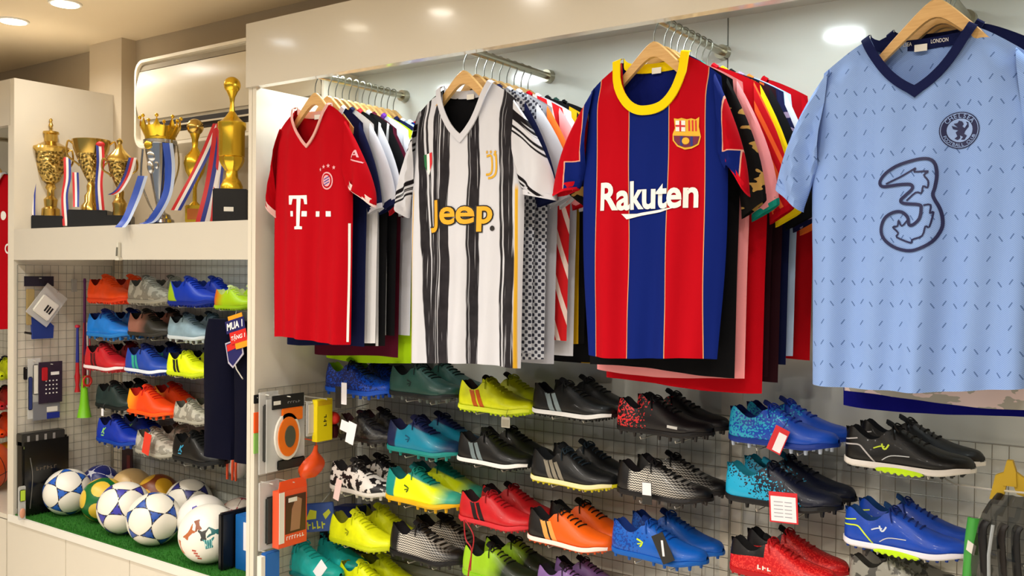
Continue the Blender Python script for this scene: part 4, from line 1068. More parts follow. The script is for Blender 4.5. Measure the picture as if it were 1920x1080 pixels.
pair('yellow pair with orange stripes, top row', 865, 1003, 781, S['yel_o'])
pair('black pair with two grey stripes above the red pair', 863, 1000, 882, S['blk3w'])
pair('red pair with black stripes and loose lace', 866, 1003, 997, S['red3'])
pair('lime and black pair at the bottom edge', 872, 1010, 1102, S['lime_k'])
pair('dark green pair, top row', 736, 866, 757, S['dkgrn'])
pair('teal pair with navy collar', 732, 866, 864, S['teal'])
pair('yellow pair with teal heel', 728, 868, 960, S['yel_t'])
pair('black and white scaled pair beside the plain yellow one', 737, 872, 1066, S['scale_k'])
pair('blue speckled pair with lime collar, left end of top row', 617, 737, 749, S['blu_a'])
pair('black floral pair with white card tags', 640, 742, 838, S['flor'])
pair('white and black camouflage pair', 625, 740, 938, S['camo'])
pair('plain yellow pair', 624, 742, 1036, S['yel'])
pair('teal pair with white tag at the bottom edge', 520, 640, 1092, S['tealp'], Y=2.14)
pair('yellow pair with knotted laces at the bottom edge', 640, 742, 1122, S['yel'])
# left-hand unit
L_ = {
 'ora': dict(up=smat('plain', '#f0480c'), sole='#f0420e', lin='#8c1c08', laces='#f05414', tab='#f04410', tongue='#f04c10'),
 'sil': dict(up=smat('camo', '#b8b4a6', '#8c887c', 30), sole='#a6a294', lin='#4a4840', laces='#8a887c', tab='#b0ac9e'),
 'blu_l': dict(up=smat('hard', '#b4d818', '#0a3cc4', .32, .25), sole='#0a2c9c', lin='#0a226a', laces='#0a30a4', tab='#c8301c'),
 'lim_o': dict(up=smat('fade', '#f07018', '#c4ee10', .2), sole='#b4e414', lin='#e0e89a', laces='#e6f0a0', tab='#f06a24', tongue='#e6f0a0'),
 'azure': dict(up=smat('plain', '#0c6cc0'), sole='#1c74c0', lin='#0c2a78', laces='#0c3c9c', stud='fg', tab='#1048a8'),
 'dkpk': dict(up=smat('fade', '#8e5c4c', '#26241e', .45), sole='#2a2822', lin='#141210', laces='#1c1a16', stud='fg'),
 'ltbl': dict(up=smat('plain', '#7c94a0'), sole='#c2ccd0', lin='#1c2226', laces='#5c747c', stud='fg', tab='#2a3438'),
 'redw': dict(up=smat('plain', '#b41820'), sole='#c23038', strip='#ecdcdc', lin='#240a0c', stripes=('#4c0e12', 2), laces='#8c141a'),
 'bgrn': dict(up=smat('plain', '#1c409c'), sole='#1a3c94', strip='#dce4f0', stripes=('#2ea08c', 2), lin='#0a1240', laces='#0f1c5c'),
 'ylk': dict(up=smat('plain', '#d6e40c'), sole='#c4d814', stripes=('#1a1a10', 2), lin='#0e1020', laces='#b8c40e'),
 'dg': dict(up=smat('plain', '#182a28'), sole='#101614', lin='#080a0a', laces='#0c1010', stud='fg'),
 'oy': dict(up=smat('fade', '#f4a41c', '#f0460c', .22), sole='#f4580e', lin='#c01c0c', laces='#d8240e', stud='fg', tab='#f4b02a', tongue='#e8380e'),
 'blk': dict(up=smat('plain', '#0b2c9c'), sole='#0a3ca0', lin='#04083c', laces='#06105c', logo=('#9ade5c', 'k'), stud='fg'),
 'sk': dict(up=smat('plain', '#0a0b0c'), sole='#101214', lin='#060708', laces='#0a0c0c', logo=('#3a9cc4', 'k'), stud='fg'),
}
PL = [('orange pair at the left end of top row, ball unit', 170, 252, 571, 'ora'), ('silver pair beside the orange pair, ball unit', 248, 328, 573, 'sil'), ('blue pair with lime heel in the ball unit', 323, 410, 577, 'blu_l'),
      ('lime pair with orange heel by the navy garment', 410, 478, 583, 'lim_o'), ('azure blue pair, second row of the ball unit', 168, 252, 640, 'azure'), ('dark pair with bronze heel in the ball unit', 248, 325, 638, 'dkpk'),
      ('pale grey blue pair in the ball unit', 322, 402, 645, 'ltbl'), ('red pair with white sole in the ball unit', 163, 248, 700, 'redw'), ('blue pair with green stripes in the ball unit', 240, 330, 706, 'bgrn'),
      ('yellow pair with black stripes in the ball unit', 320, 398, 711, 'ylk'), ('dark green pair above the deep blue pair, ball unit', 188, 262, 776, 'dg'), ('orange and amber pair in the ball unit', 243, 334, 788, 'oy'),
      ('silver grey pair beside the navy garment', 332, 402, 800, 'sil'), ('deep blue pair with green emblem above the balls', 188, 270, 843, 'blk'), ('silver pair with red tag above the balls', 262, 340, 862, 'sil'),
      ('black pair with light blue emblem above the balls', 330, 425, 880, 'sk')]
for d, a, b_, yb, k in PL: pair(d, a, b_, yb, L_[k], Y=2.20)
# far left unit
for i, (d, z, k) in enumerate((('lime pair at the left photo edge', 715, 'ylk'), ('red orange pair with white sole at the left photo edge', 772, 'redw'), ('orange pair at the left photo edge', 825, 'ora'), ('black pair above the basketball', 893, 'sk'))):
    sh = L_[k]; a = Q(8, z, 2.2); a.x = min(a.x, XL-.02-.01)-.16
    for w_, dy, sd in (('front', 0, -1), ('rear', .1, 1)): make_shoe(d, w_, (a.x-.13, 2.2+dy, a.z), .95, sd, sh)
    bracket('white wire bracket under the %s' % d, a.x-.09, a.x+.09, 2.165, 0, a.z-.0018-(.006 if sh.get('stud') != 'fg' else .012)*.95)

# tags
M_rtag = mat('red_card', '#d2202c', .5); M_wcard = mat('white_card', '#eceaf0', .5); M_bcard = mat('black_card', '#1a1816', .5); M_ktag = mat('grey_card', '#45423c', .5)
hangtag('red price tag with white field on the blue speckled pair', 1459, 825, .036, .062, 2.145, M_rtag, M_wcard, math.radians(22), inset=(.38, .06, .06, .2))
hangtag('red edged white price card on the cyan and black pair', 1469, 952, .068, .072, 2.145, M_rtag, M_wcard, math.radians(-3), lines=5, inset=(.06, .05, .06, .14))
t = hangtag('black tag across the bright blue pair', 1243, 1028, .036, .075, 2.145, M_bcard, None, math.radians(-28))
MB().box((-.003, -.0013, -.02), (.003, -.0006, .02)).build('tag_lettering', M_wcard, t, rot=(0, math.radians(20), 0))
t = hangtag('black and white tag under the white scaled pair', 1213, 925, .028, .058, 2.145, M_bcard, M_wcard, math.radians(-2), inset=(.05, .42, .05, .03))
hangtag('white and black tag on the blue pair with lime collar', 645, 738, .024, .070, 2.12, M_wcard, None, 0)
hangtag('dark tag beside the white one, blue and lime pair', 634, 745, .026, .070, 2.13, M_bcard, None, 0)
hangtag('white card tag on the black floral pair', 658, 812, .036, .070, 2.12, M_wcard, None, math.radians(14))
hangtag('second white card tag on the black floral pair', 648, 800, .046, .034, 2.128, M_wcard, None, math.radians(14))
hangtag('pale pink tag on the white camouflage pair', 633, 918, .026, .070, 2.12, mat('pink_card', '#e0c4c0', .5), None, math.radians(14))
hangtag('white tag on the teal pair at the bottom edge', 600, 1068, .035, .06, 2.07, M_wcard, None, math.radians(40))
hangtag('small clear size sticker under the yellow striped pair', 948, 792, .03, .03, 2.14, mat('clear_sticker', '#b9b5a6', .3), mat('clear_sticker_in', '#a09b8c', .3), 0)
hangtag('red tag on the silver pair above the balls', 275, 832, .046, .085, 2.13, mat('orange_red_card', '#e03a24', .5), None, math.radians(14))
hangtag('grey tag in front of the silver grey pair', 391, 807, .042, .080, 2.12, M_ktag, mat('grey_lettering', '#8a867c', .6), 0, inset=(.2, .5, .3, .44))
hangtag('small white tag on the dark green pair, ball unit', 192, 773, .016, .03, 2.13, M_wcard, None, 0)
# loose red lace
MB().tube(crom([tuple(Q(870, 975, 2.15)), tuple(Q(873, 1010, 2.15)), tuple(Q(884, 1030, 2.14)), tuple(Q(880, 1062, 2.14)), tuple(Q(877, 1085, 2.14))], 5), .0022, 5).tube(crom([tuple(Q(872, 975, 2.15)), tuple(Q(888, 1005, 2.14)), tuple(Q(884, 1040, 2.14)), tuple(Q(882, 1070, 2.14))], 5), .002, 5)\
    .build('shoelace', pm('#a8202a'))
tag(bpy.data.objects['shoelace'], 'loose red shoelace hanging down from the red striped pair', 'shoelace')

# ------------------------------------------------------------ footballs
ZB = .434
def sph_patch(c, r, pts, mi=0, lift=1.004, mb=None, rings=3):
    """pts: directions (unit vectors) around centre direction c"""
    mb = mb or MB(); n = len(pts); vs = [c*r*lift]; fs = []
    for k in range(1, rings+1):
        for p in pts: vs.append((c.lerp(p, k/rings)).normalized()*r*lift)
    for i in range(n): fs.append((0, 1+i, 1+(i+1) % n))
    for k in range(rings-1):
        for i in range(n): a = 1+k*n; b = a+n; fs.append((a+i, b+i, b+(i+1) % n, a+(i+1) % n))
    return mb.add(vs, fs, mi)
ph = (1+5**.5)/2
ICO = [Vector(v).normalized() for v in [(0,1,ph),(0,1,-ph),(0,-1,ph),(0,-1,-ph),(1,ph,0),(1,-ph,0),(-1,ph,0),(-1,-ph,0),(ph,0,1),(ph,0,-1),(-ph,0,1),(-ph,0,-1)]]
def nbrs(c): return sorted([v for v in ICO if v is not c and v.dot(c) > .3], key=lambda v: math.atan2(v.dot(c.orthogonal().normalized().cross(c)), v.dot(c.orthogonal().normalized())))
leather = NT('ball_skin', .35); leather.bump(leather.vor(160), .15, .001)
def skin(c):
    return mat('ball_skin', c, .35, bump=.08, bscale=300)
def ball(label, px, py, Y, kind, cols, rot=(0, 0, 0), R=.103, z=None, name='football', group=None):
    q = Q(px, py, Y); t = thing(name, label, 'ball', (q.x, Y, (z if z is not None else ZB)+R*.985), rot)
    t.location.z = (z if z is not None else ZB)+R*.985
    MB().ell((0, 0, 0), R, 40, 24).build('shell', skin(cols[0]), t)
    if kind == 'star':
        ci = 0
        for a in range(12):
            for b_ in range(a+1, 12):
                for d in range(b_+1, 12):
                    A, B_2, D = ICO[a], ICO[b_], ICO[d]
                    if min(A.dot(B_2), A.dot(D), B_2.dot(D)) < .3: continue
                    c = (A+B_2+D).normalized(); mids = [(A+B_2).normalized(), (B_2+D).normalized(), (D+A).normalized()]; pts = []; ps2 = []
                    for k in range(3):
                        m0, m1 = mids[k], mids[(k+1) % 3]; mm = (m0+m1).normalized(); side = c.lerp(mm, .80).normalized()
                        pts += [m0, m0.lerp(side, .5).lerp(c, .06).normalized(), side, side.lerp(m1, .5).lerp(c, .06).normalized()]
                        ps2 += [c.lerp(m0, .66).normalized(), c.lerp(mm, .70).normalized()]
                    sph_patch(c, R, pts, 0, 1.003).build('star_panel', mat('star_edge', cols[2], .4), t)
                    sph_patch(c, R, ps2, 0, 1.006).build('star_centre', mat('star_fill', cols[1], .4), t); ci += 1
    elif kind == 'dots':
        for c in ICO:
            u_ = c.orthogonal().normalized(); v_ = c.cross(u_)
            pts = [(c*math.cos(.42)+(u_*math.cos(a)+v_*math.sin(a))*math.sin(.42)).normalized() for a in [2*PI*k/16 for k in range(16)]]
            sph_patch(c, R, pts, 0, 1.004).build('round_panel', skin(cols[1]), t)
    elif kind == 'penta':
        for c in ICO:
            pts = [c.lerp(v, .30).normalized() for v in nbrs(c)]
            sph_patch(c, R, pts, 0, 1.004).build('pentagon_panel', skin(cols[1]), t)
            mb = MB()
        sm = MB()
        for c in ICO:
            for v in nbrs(c):
                sm.tube([c.lerp(v, .33).normalized()*R, c.lerp(v, .5).normalized()*R*1.001], .0012, 4)
        sm.build('seams', mat('ball_seam', cols[2] if len(cols) > 2 else '#2a2620', .6), t)
    elif kind == 'crescent':
        b = MB()
        for k in range(7):
            a = -1.2+k*.36
            c = Vector((math.cos(a)*.55-.1, -.72, math.sin(a)*.75)).normalized(); u_ = c.orthogonal().normalized(); v_ = c.cross(u_)
            sph_patch(c, R, [(c+(u_*math.cos(q_)*.15+v_*math.sin(q_)*.15)).normalized() for q_ in [2*PI*j_/5 for j_ in range(5)]]).build('printed_patch', skin(cols[1]), t)
    elif kind == 'basket':
        b = MB()
        for ax_ in range(3):
            b.tube([Vector((math.cos(a)*R if ax_ != 0 else 0, (math.sin(a) if ax_ == 0 else 0 if ax_ == 1 else math.sin(a))*R, (math.cos(a) if ax_ == 0 else math.sin(a) if ax_ == 1 else 0)*R)) for a in [2*PI*k/40 for k in range(40)]], .0018, 5, closed=True)
        b.build('seams', mat('ball_seam_black', '#140e0a', .6), t)
    elif kind == 'wedge':
        for k in range(6):
            a0 = k*PI/3; pts = []
            c = Vector((math.cos(a0+.5), math.sin(a0+.5), 0))
            pts = [Vector((math.cos(a0+x)*math.cos(e), math.sin(a0+x)*math.cos(e), math.sin(e))) for x, e in ((.06, 0), (.2, .7), (.5, 1.2), (.8, .7), (.94, 0), (.8, -.7), (.5, -1.2), (.2, -.7))]
            sph_patch(c, R, pts, rings=5).build('panel', skin(cols[1+k % (len(cols)-1)]), t)
    elif kind == 'final':
        def patch(nm, pts, c):
            P = [Vector((x, -math.sqrt(max(.01, 1-x*x-z_*z_)), z_)) for x, z_ in pts]; cc = sum(P, Vector()).normalized(); sph_patch(cc, R, P, rings=4).build(nm, skin(c), t)
        patch('printed_patch', [(-.30, .62), (-.12, .68), (.0, .40), (-.22, .30)], '#8a4a2c')
        patch('printed_patch', [(-.34, .55), (-.22, .30), (-.48, .02), (-.66, .10)], '#b4663c')
        patch('printed_patch', [(-.14, .36), (.22, .44), (.16, .06), (-.02, .02)], '#40403e')
        patch('printed_patch', [(.20, .46), (.68, .44), (.66, .10), (.17, .12)], '#2c6c70')
        patch('printed_patch', [(.02, .08), (.40, .14), (.36, -.22), (.14, -.26)], '#1f8088')
        patch('printed_patch', [(.60, .66), (.76, .54), (.84, .0), (.72, .04)], '#6fc4c4')
        patch('printed_patch', [(-.86, -.05), (-.76, -.05), (-.62, -.52), (-.74, -.52)], '#c8744a')
        for k in range(4): patch('printed_line', [(.08+.075*k, .06), (.11+.075*k, .065), (.15+.06*k, -.22), (.12+.06*k, -.22)], '#9fd8d6')
        for k in range(4):
            patch('printed_mark', [(-.32+.05*k, -.28-.10*k), (-.18+.05*k, -.30-.10*k), (-.19+.05*k, -.36-.10*k), (-.33+.05*k, -.34-.10*k)], '#c0503c')
    return t
def ball_text(t, txt, c, size, m, up=Vector((0, 0, 1)), R=.097):
    v, f = blurmarks(0, 0, .62*len(txt), .7, len(txt), len(txt)+7); mx = max(p[0] for p in v)/2; c = Vector(c).normalized(); ux = up.cross(-c).normalized()*-1; ux = c.cross(up).normalized()*-1; uy = c.cross(ux)*1
    if uy.dot(up) < 0: uy = -uy
    MB().add([(c+ux*(p[0]-mx)*size+uy*(p[1]-.35)*size).normalized()*R*1.009 for p in v], f).build('lettering', m, t)
BL, DB = '#1c56b4', '#161a3a'
bts = {}
bts[1] = ball('white and blue star football nearest the black case', 127, 918, 2.09, 'star', ('#ebe6dc', '#1f5cc0', '#15172e'), (.3, .2, .5), R=.095)
bts[2] = ball('yellow and green football second from the left', 194, 932, 2.12, 'dots', ('#14662c', '#e2bc3c'), (.1, .5, .3), R=.088)
bts[3] = ball('white football with indigo stars, centre front of the turf', 233, 948, 2.07, 'star', ('#efe9dc', '#3a3aa8', '#14122a'), (.55, .1, .1), R=.100)
bts[4] = ball('white football with royal blue stars right of the indigo one', 289, 963, 2.05, 'star', ('#efe9dc', '#1a4ca8', '#12162e'), (.0, .3, .9), R=.097)
bts[5] = ball('white football with purple chain print', 380, 985, 2.165, 'crescent', ('#efeae2', '#43339c'), (0, 0, .25), R=.092)
bts[6] = ball('white football with teal and rust print, foremost on the right', 391, 1003, 2.04, 'final', ('#efece2',), (0, 0, .70), R=.102)
ball_text(bts[2], '2030', (-.15, -1, -.25), .055, mat('brown_print', '#8a6410', .6), R=.088); ball_text(bts[3], 'GC', (.15, -1, -.62), .055, P_black); ball_text(bts[4], 'GC', (-.2, -1, -.60), .055, P_black)
bts[1].rotation_euler = (.2, .35, .75)
ball('navy ball with white mark behind the yellow one', 188, 905, 2.295, 'penta', ('#1a2470', '#dcdce6', '#dcdce6'), (.2, .1, .2), R=.080)
ball('peach football with red panel in the back row', 246, 908, 2.305, 'wedge', ('#dcb87c', '#dcb480', '#dcb480', '#a82822'), (.4, .2, .2), R=.086)
ball('golden football in the back row', 296, 914, 2.295, 'dots', ('#7c3a10', '#d2a024'), (.2, .5, .9), R=.088)
ball('white football with navy stars in the back row', 354, 932, 2.285, 'star', ('#e2dccf', '#2c2c74', '#16162e'), (.7, .3, .2), R=.094)
ball('white and maroon football at the right of the back row', 448, 945, 2.312, 'penta', ('#dcd0c4', '#a82838', '#5a2a24'), (.5, .2, .6), R=.074)
ball('orange basketball at the left photo edge', -30, 885, 2.09, 'basket', ('#cf4a12',), (.3, .2, .4), R=.118, z=.428, name='basketball')
ball('yellow and blue ball behind the unit edge at far left', 16, 905, 2.295, 'wedge', ('#e4b418', '#e8bc18', '#20307c'), (0, .3, .3), R=.09, z=.428)

# ------------------------------------------------------------ trophies
ZT = ZR+.167
def strip(pts, w_, m, parent, name='ribbon', across=(1, 0, 0), nst=3):
    P = crom(pts, 6); a = Vector(across); rows = []
    for i, p in enumerate(P):
        tw = math.sin(i*.45)*.25; d = Vector((a.x*math.cos(tw), math.sin(tw)*.8, a.z)).normalized()
        rows.append([p+d*w_*(k/nst-.5) for k in range(nst+1)])
    b = MB()
    for k in range(nst): b.grid([[r[k], r[k+1]] for r in rows], k % len(m))
    return b.build(name, m, parent, smooth=True)
RB = [mat('ribbon_red', '#c81a20', .5), mat('ribbon_white', '#e9e4e0', .5), mat('ribbon_blue', '#1c2f8c', .5)]
BB = [mat('ribbon_royal', '#1546b4', .45), mat('ribbon_royal', '#1546b4', .45), mat('ribbon_pale', '#b8c6e0', .5)]
def T(label, px, Y, base, wb, name='trophy'):
    q = Q(px, 410, Y); t = thing(name, label, 'trophy', (q.x, Y, ZT), (0, 0, .8)); 
    MB().box((-wb/2, -wb*.42, 0), (wb/2, wb*.42, base), bev=.003).build('base', M_black, t)
    return t, q.x
def hz(px, py, Y): return Q(px, py, Y).z-ZT
def handle(t, x0, z0, x1, z1, bul, m, r=.004):
    for s_ in (-1, 1):
        MB().tube(crom([(s_*x0, 0, z0), (s_*(x0+bul), 0, z0+.01), (s_*(x0+bul*1.1), 0, (z0+z1)/2), (s_*(x1+bul*.4), 0, z1+.01), (s_*x1, 0, z1)], 5), r, 7).build('handle', m, t)
emb = NT('embossed_gold', .22, metal=1); emb.bump(emb.vor(70), .9, .006); M_emb = emb.done(emb.mix(emb.mr(emb.vor(70), .2, .6), '#6a5526', '#cdb067'))
YT = 2.10
# 1
t, x = T('tall gold lidded trophy cup at the left end of the shelf', 95, YT, .062, .125); b0 = .062
MB().lathe([(.038, b0), (.036, b0+.03), (.024, b0+.04), (.028, b0+.07), (.014, b0+.085), (.014, b0+.11), (.022, b0+.12), (.016, b0+.135)], 24).build('stem', M_gold, t)
MB().lathe([(.016, b0+.135), (.035, b0+.15), (.052, b0+.19), (.060, b0+.235), (.064, b0+.27)], 32).build('cup', M_emb, t)
MB().lathe([(.064, b0+.27), (.074, b0+.283), (.072, b0+.292), (.045, b0+.305), (.027, b0+.315), (.027, b0+.345), (.033, b0+.35), (.031, b0+.358), (.012, b0+.362)], 28).build('lid', M_gold, t)
MB().lathe([(.006, b0+.36), (.004, b0+.375), (.010, b0+.385), (.004, b0+.40), (.008, b0+.408), (.002, b0+.415)], 12).build('finial', M_gold, t)
handle(t, .062, b0+.27, .045, b0+.18, .022, M_gold)
strip([(.07, -.02, b0+.25), (.075, -.035, b0+.16), (.066, -.04, b0+.08), (.076, -.05, .02)], .028, RB, t); strip([(-.055, -.03, b0+.19), (-.058, -.04, b0+.10), (-.055, -.05, .03)], .02, RB, t); strip([(-.075, -.02, b0+.06), (-.082, -.03, .05), (-.08, -.04, .01)], .012, [RB[1]], t, nst=1)
# 2
t, x = T('wide gold trophy cup with twisted flutes, second from left', 171, YT, .075, .150); b0 = .075
MB().lathe([(.040, b0), (.038, b0+.02), (.026, b0+.035), (.026, b0+.06), (.016, b0+.075), (.018, b0+.10), (.012, b0+.115)], 24).build('stem', M_gold, t)
MB().lathe([(.012, b0+.115), (.026, b0+.14), (.042, b0+.18), (.058, b0+.225), (.060, b0+.228)], 36, fn=lambda a, z: 1+.06*math.sin(a*7+z*60)).build('cup', M_emb, t)
MB().lathe([(.060, b0+.228), (.068, b0+.25), (.074, b0+.285), (.070, b0+.287), (.060, b0+.25)], 36).build('rim', M_gold, t)
handle(t, .070, b0+.27, .045, b0+.18, .02, M_gold)
MB().ell((.048, -.06, b0+.262), (.018, .008, .012)).build('bow', RB[0], t)
strip([(.048, -.065, b0+.26), (.052, -.072, b0+.19), (.045, -.068, b0+.10), (.052, -.068, b0+.0)], .03, RB[::-1], t); strip([(-.05, -.04, b0+.15), (-.045, -.05, b0+.07), (-.04, -.068, b0+.01)], .024, RB, t)
# 3
t, x = T('small gold trophy with pointed lid, third from left', 224, YT+.03, .052, .10); b0 = .052
MB().lathe([(.026, b0), (.024, b0+.03), (.028, b0+.05), (.016, b0+.07), (.018, b0+.095), (.010, b0+.11)], 20).build('stem', M_gold, t)
MB().lathe([(.010, b0+.11), (.024, b0+.14), (.038, b0+.175), (.045, b0+.215)], 26).build('cup', M_emb, t)
MB().lathe([(.045, b0+.215), (.052, b0+.222), (.050, b0+.23), (.030, b0+.25), (.014, b0+.268), (.008, b0+.285), (.011, b0+.292), (.012, b0+.30), (.003, b0+.308)], 24).build('lid', M_gold, t)
handle(t, .045, b0+.215, .032, b0+.155, .018, M_gold)
strip([(.055, -.03, b0+.23), (.04, -.045, b0+.16), (.01, -.05, b0+.10), (-.02, -.04, b0+.08)], .03, [RB[2], RB[0], RB[1]], t)
# 4
t, x = T('silver trophy with gold crown and blue ribbons', 300, YT-.03, .012, .10); b0 = .012
MB().lathe([(.052, b0), (.050, b0+.012), (.040, b0+.016), (.036, b0+.03), (.018, b0+.04), (.014, b0+.06), (.020, b0+.09), (.030, b0+.14)], 28).build('stem', M_silver, t)
MB().lathe([(.030, b0+.14), (.042, b0+.20), (.052, b0+.26), (.055, b0+.29)], 30).build('cup', M_silver, t)
MB().lathe([(.055, b0+.29), (.060, b0+.293), (.060, b0+.305), (.052, b0+.308), (.003, b0+.308)], 30).build('lid', M_silver, t)
b = MB(); b.ell((-.020, -.041, b0+.245), (.020, .008, .022), 14, 8).ell((-.026, -.036, b0+.205), (.014, .008, .026), 12, 8).ell((-.004, -.040, b0+.215), (.010, .006, .020), 10, 8); b.build('relief', M_silver, t); MB().lathe([(.016, 0), (.016, .004), (.012, .006), (.001, .006)], 18).build('medallion', M_gold2, t, loc=(-.034, -.043, b0+.283), rot=(PI/2, 0, -.5))
b = MB(); n = 40
rows = []
for k in range(5):
    q = k/4; rows.append([((.050+.022*q)*math.cos(2*PI*i/n), (.050+.022*q)*math.sin(2*PI*i/n), b0+.308+q*(.045+.030*max(0, math.cos(2*PI*i/n*8/1))**2)) for i in range(n)])
b.grid(rows, closed=True); rows2 = [[(p[0]*.95, p[1]*.95, p[2]) for p in r] for r in rows[::-1]]; b.grid(rows2, closed=True)
b.lathe([(.050, b0+.305), (.054, b0+.31), (.054, b0+.322), (.050, b0+.326)], 30)
for i in range(8): a = 2*PI*i/8; b.ell((.073*math.cos(a), .073*math.sin(a), b0+.388), .007, 8, 6)
b.build('crown', M_gold2, t)
MB().tube(crom([(-.060, -.01, b0+.27), (-.065, -.01, b0+.16), (-.040, -.02, b0+.08), (-.015, -.02, b0+.03)], 5), .008, 8, flat=.5).tube(crom([(.062, -.01, b0+.29), (.066, -.01, b0+.2), (.03, -.02, b0+.08)], 5), .006, 8, flat=.5).build('handle', M_silver, t)
strip([(.035, -.055, b0+.29), (.045, -.062, b0+.2), (.035, -.065, b0+.1), (-.01, -.075, b0+.01), (-.04, -.085, .004)], .036, BB, t); strip([(-.055, -.03, b0+.17), (-.075, -.05, b0+.09), (-.10, -.08, b0+.01), (-.115, -.115, -.012)], .034, BB, t)
# 5
t, x = T('slim gold trophy behind crossed red white blue ribbons', 365, YT+.04, .012, .075); b0 = .012
MB().box((-.03, -.03, b0), (.03, .03, b0+.065), bev=.003).build('plinth', M_gold2, t)
MB().box((-.022, -.0315, b0+.012), (.022, -.0305, b0+.052)).build('plaque', mat('red_plaque', '#b8641c', .4), t)
MB().lathe([(.022, b0+.065), (.008, b0+.08), (.007, b0+.13), (.012, b0+.15), (.034, b0+.19), (.040, b0+.22), (.036, b0+.245), (.018, b0+.265), (.010, b0+.28), (.012, b0+.31), (.020, b0+.335)], 22).build('cup', M_gold2, t)
MB().ell((0, 0, b0+.355), .031, 16, 10).build('top_ball', M_gold, t)
strip([(.09, -.075, b0+.36), (.05, -.09, b0+.25), (.0, -.10, b0+.14), (-.05, -.10, b0+.04)], .034, RB, t); strip([(.10, -.075, b0+.36), (.085, -.09, b0+.22), (.065, -.10, b0+.10), (.04, -.11, .0)], .05, [RB[0], RB[2], RB[1]], t, across=(1, 0, .2)); strip([(.10, -.08, b0+.36), (.105, -.09, b0+.27), (.095, -.10, b0+.14), (.085, -.13, -.02)], .03, [RB[0], RB[1], RB[2]], t)
# 6
t, x = T('tallest golden trophy with ball held on top, by the fascia', 434, YT-.02, .118, .115); b0 = .118
MB().box((-.020, -.0505, .04), (.012, -.0490, .055)).build('sticker', M_white, t)
MB().lathe([(.038, b0), (.038, b0+.012), (.030, b0+.03), (.022, b0+.04), (.020, b0+.065)], 24).build('stem', M_gold2, t)
MB().lathe([(.020, b0+.065), (.034, b0+.085), (.040, b0+.10), (.040, b0+.112)], 24, fn=lambda a, z: 1+.08*math.sin(a*8)).build('cup', M_gold2, t)
MB().lathe([(.040, b0+.112), (.044, b0+.115), (.044, b0+.205), (.048, b0+.21), (.048, b0+.232), (.040, b0+.236), (.024, b0+.25), (.010, b0+.27)], 28).build('body', M_gold2, t)
MB().lathe([(.010, b0+.27), (.007, b0+.30), (.010, b0+.32), (.022, b0+.345), (.020, b0+.35)], 16).build('figure', M_gold2, t)
MB().ell((0, 0, b0+.362), .029, 18, 12).build('top_ball', M_gold2, t)

# ------------------------------------------------------------ navy trousers and the sale sign (ball unit, right)
q0 = Q(385, 848, 2.06); q1 = Q(462, 600, 2.06)
xL, xR_ = Q(386, 700, 2.04).x, XI-.025
t = thing('track_trousers', 'navy training trousers hanging folded at the right of the ball unit', 'trousers', ((xL+xR_)/2, 2.04, q1.z)); hw = (xR_-xL)/2; Hh = q1.z-q0.z
for nm, a, b_ in (('trouser_leg', -hw, -.002), ('trouser_leg', .002, hw)):
    rows = []
    for k in range(13):
        q = k/12; row = []
        for j_ in range(16):
            an = 2*PI*j_/16; xx = (a+b_)/2+(b_-a)/2*math.cos(an)*(1-.35*max(0, .12-q)/.12); row.append((xx, .030*math.sin(an)*(1+.15*math.sin(q*7+j_*1.3)), -Hh*q-.0*q))
        rows.append(row)
    b = MB().grid(rows, closed=True); b.add(rows[0], [tuple(range(16))]); b.add(rows[-1], [tuple(range(16))]); b.build(nm, cloth('navy_training_cloth', '#03041a'), t)
MB().tube([(0, -.005, .004), (0, .0, .03), (0, .34, .045)], .002, 6).build('hanging_hook', M_steel, t)
q = Q(441, 622, 1.985)
t = thing('sale_sign', 'tilted navy and red discount sign hanging before the navy trousers', 'sign', q, (0, math.radians(-14), 0))
M_sn, M_sr, M_so = mat('sign_navy', '#1a1c5c', .4), mat('sign_red', '#d2241e', .4), mat('sign_amber', '#e8981c', .4)
MB().box((-.045, 0, .0), (.052, .002, .042)).build('navy_board', M_sn, t, smooth=False); MB().box((-.030, -.001, -.038), (.055, .001, .001)).build('red_board', M_sr, t, smooth=False)
MB().box((-.028, .001, .040), (.045, .003, .056)).build('amber_board', M_so, t, smooth=False)
MB().box((-.01, .0, -.058), (.055, .002, -.034)).build('amber_board', M_so, t, smooth=False)
def flat_text(par, txt, x0, z0, x1, z1, y, m, off=.02, shear=0):
    v, f = textbox(txt, x0, z0, x1, z1, off, shear); return MB().add([(p[0], y, p[1]) for p in v], f).build('lettering', m, par, smooth=False)
flat_text(t, 'MUA 1', -.040, .010, .046, .034, -.0008, P_white, .03, .2); flat_text(t, 'T\u1eb6NG 1', -.024, -.030, .050, -.008, -.0018, P_white, .02, .2)
q = Q(441, 660, 1.99)
t = thing('sale_sign', 'small shield-shaped sign with navy and red fields below the discount sign', 'sign', q, (0, math.radians(-14), 0))
MB().prism([(-.045, .038), (.042, .042), (.040, -.015), (-.025, -.050), (-.045, -.03)], 'y', 0, .002).build('plate', mat('sign_edge', '#b9b4c4', .4), t, smooth=False)
MB().prism([(-.040, .033), (.037, .037), (.035, -.010), (-.022, -.043), (-.039, -.025)], 'y', -.001, .0).build('printed_field', M_sn, t, smooth=False)
MB().prism([(-.036, .030), (.033, .033), (.032, .014), (-.036, .008)], 'y', -.002, -.001).build('red_band', M_sr, t, smooth=False)
MB().tube([(-.01, .0, -.043), (0, -.005, -.058), (.03, -.01, -.095), (.032, -.014, -.090)], .0022, 6).build('hook', WB, t)

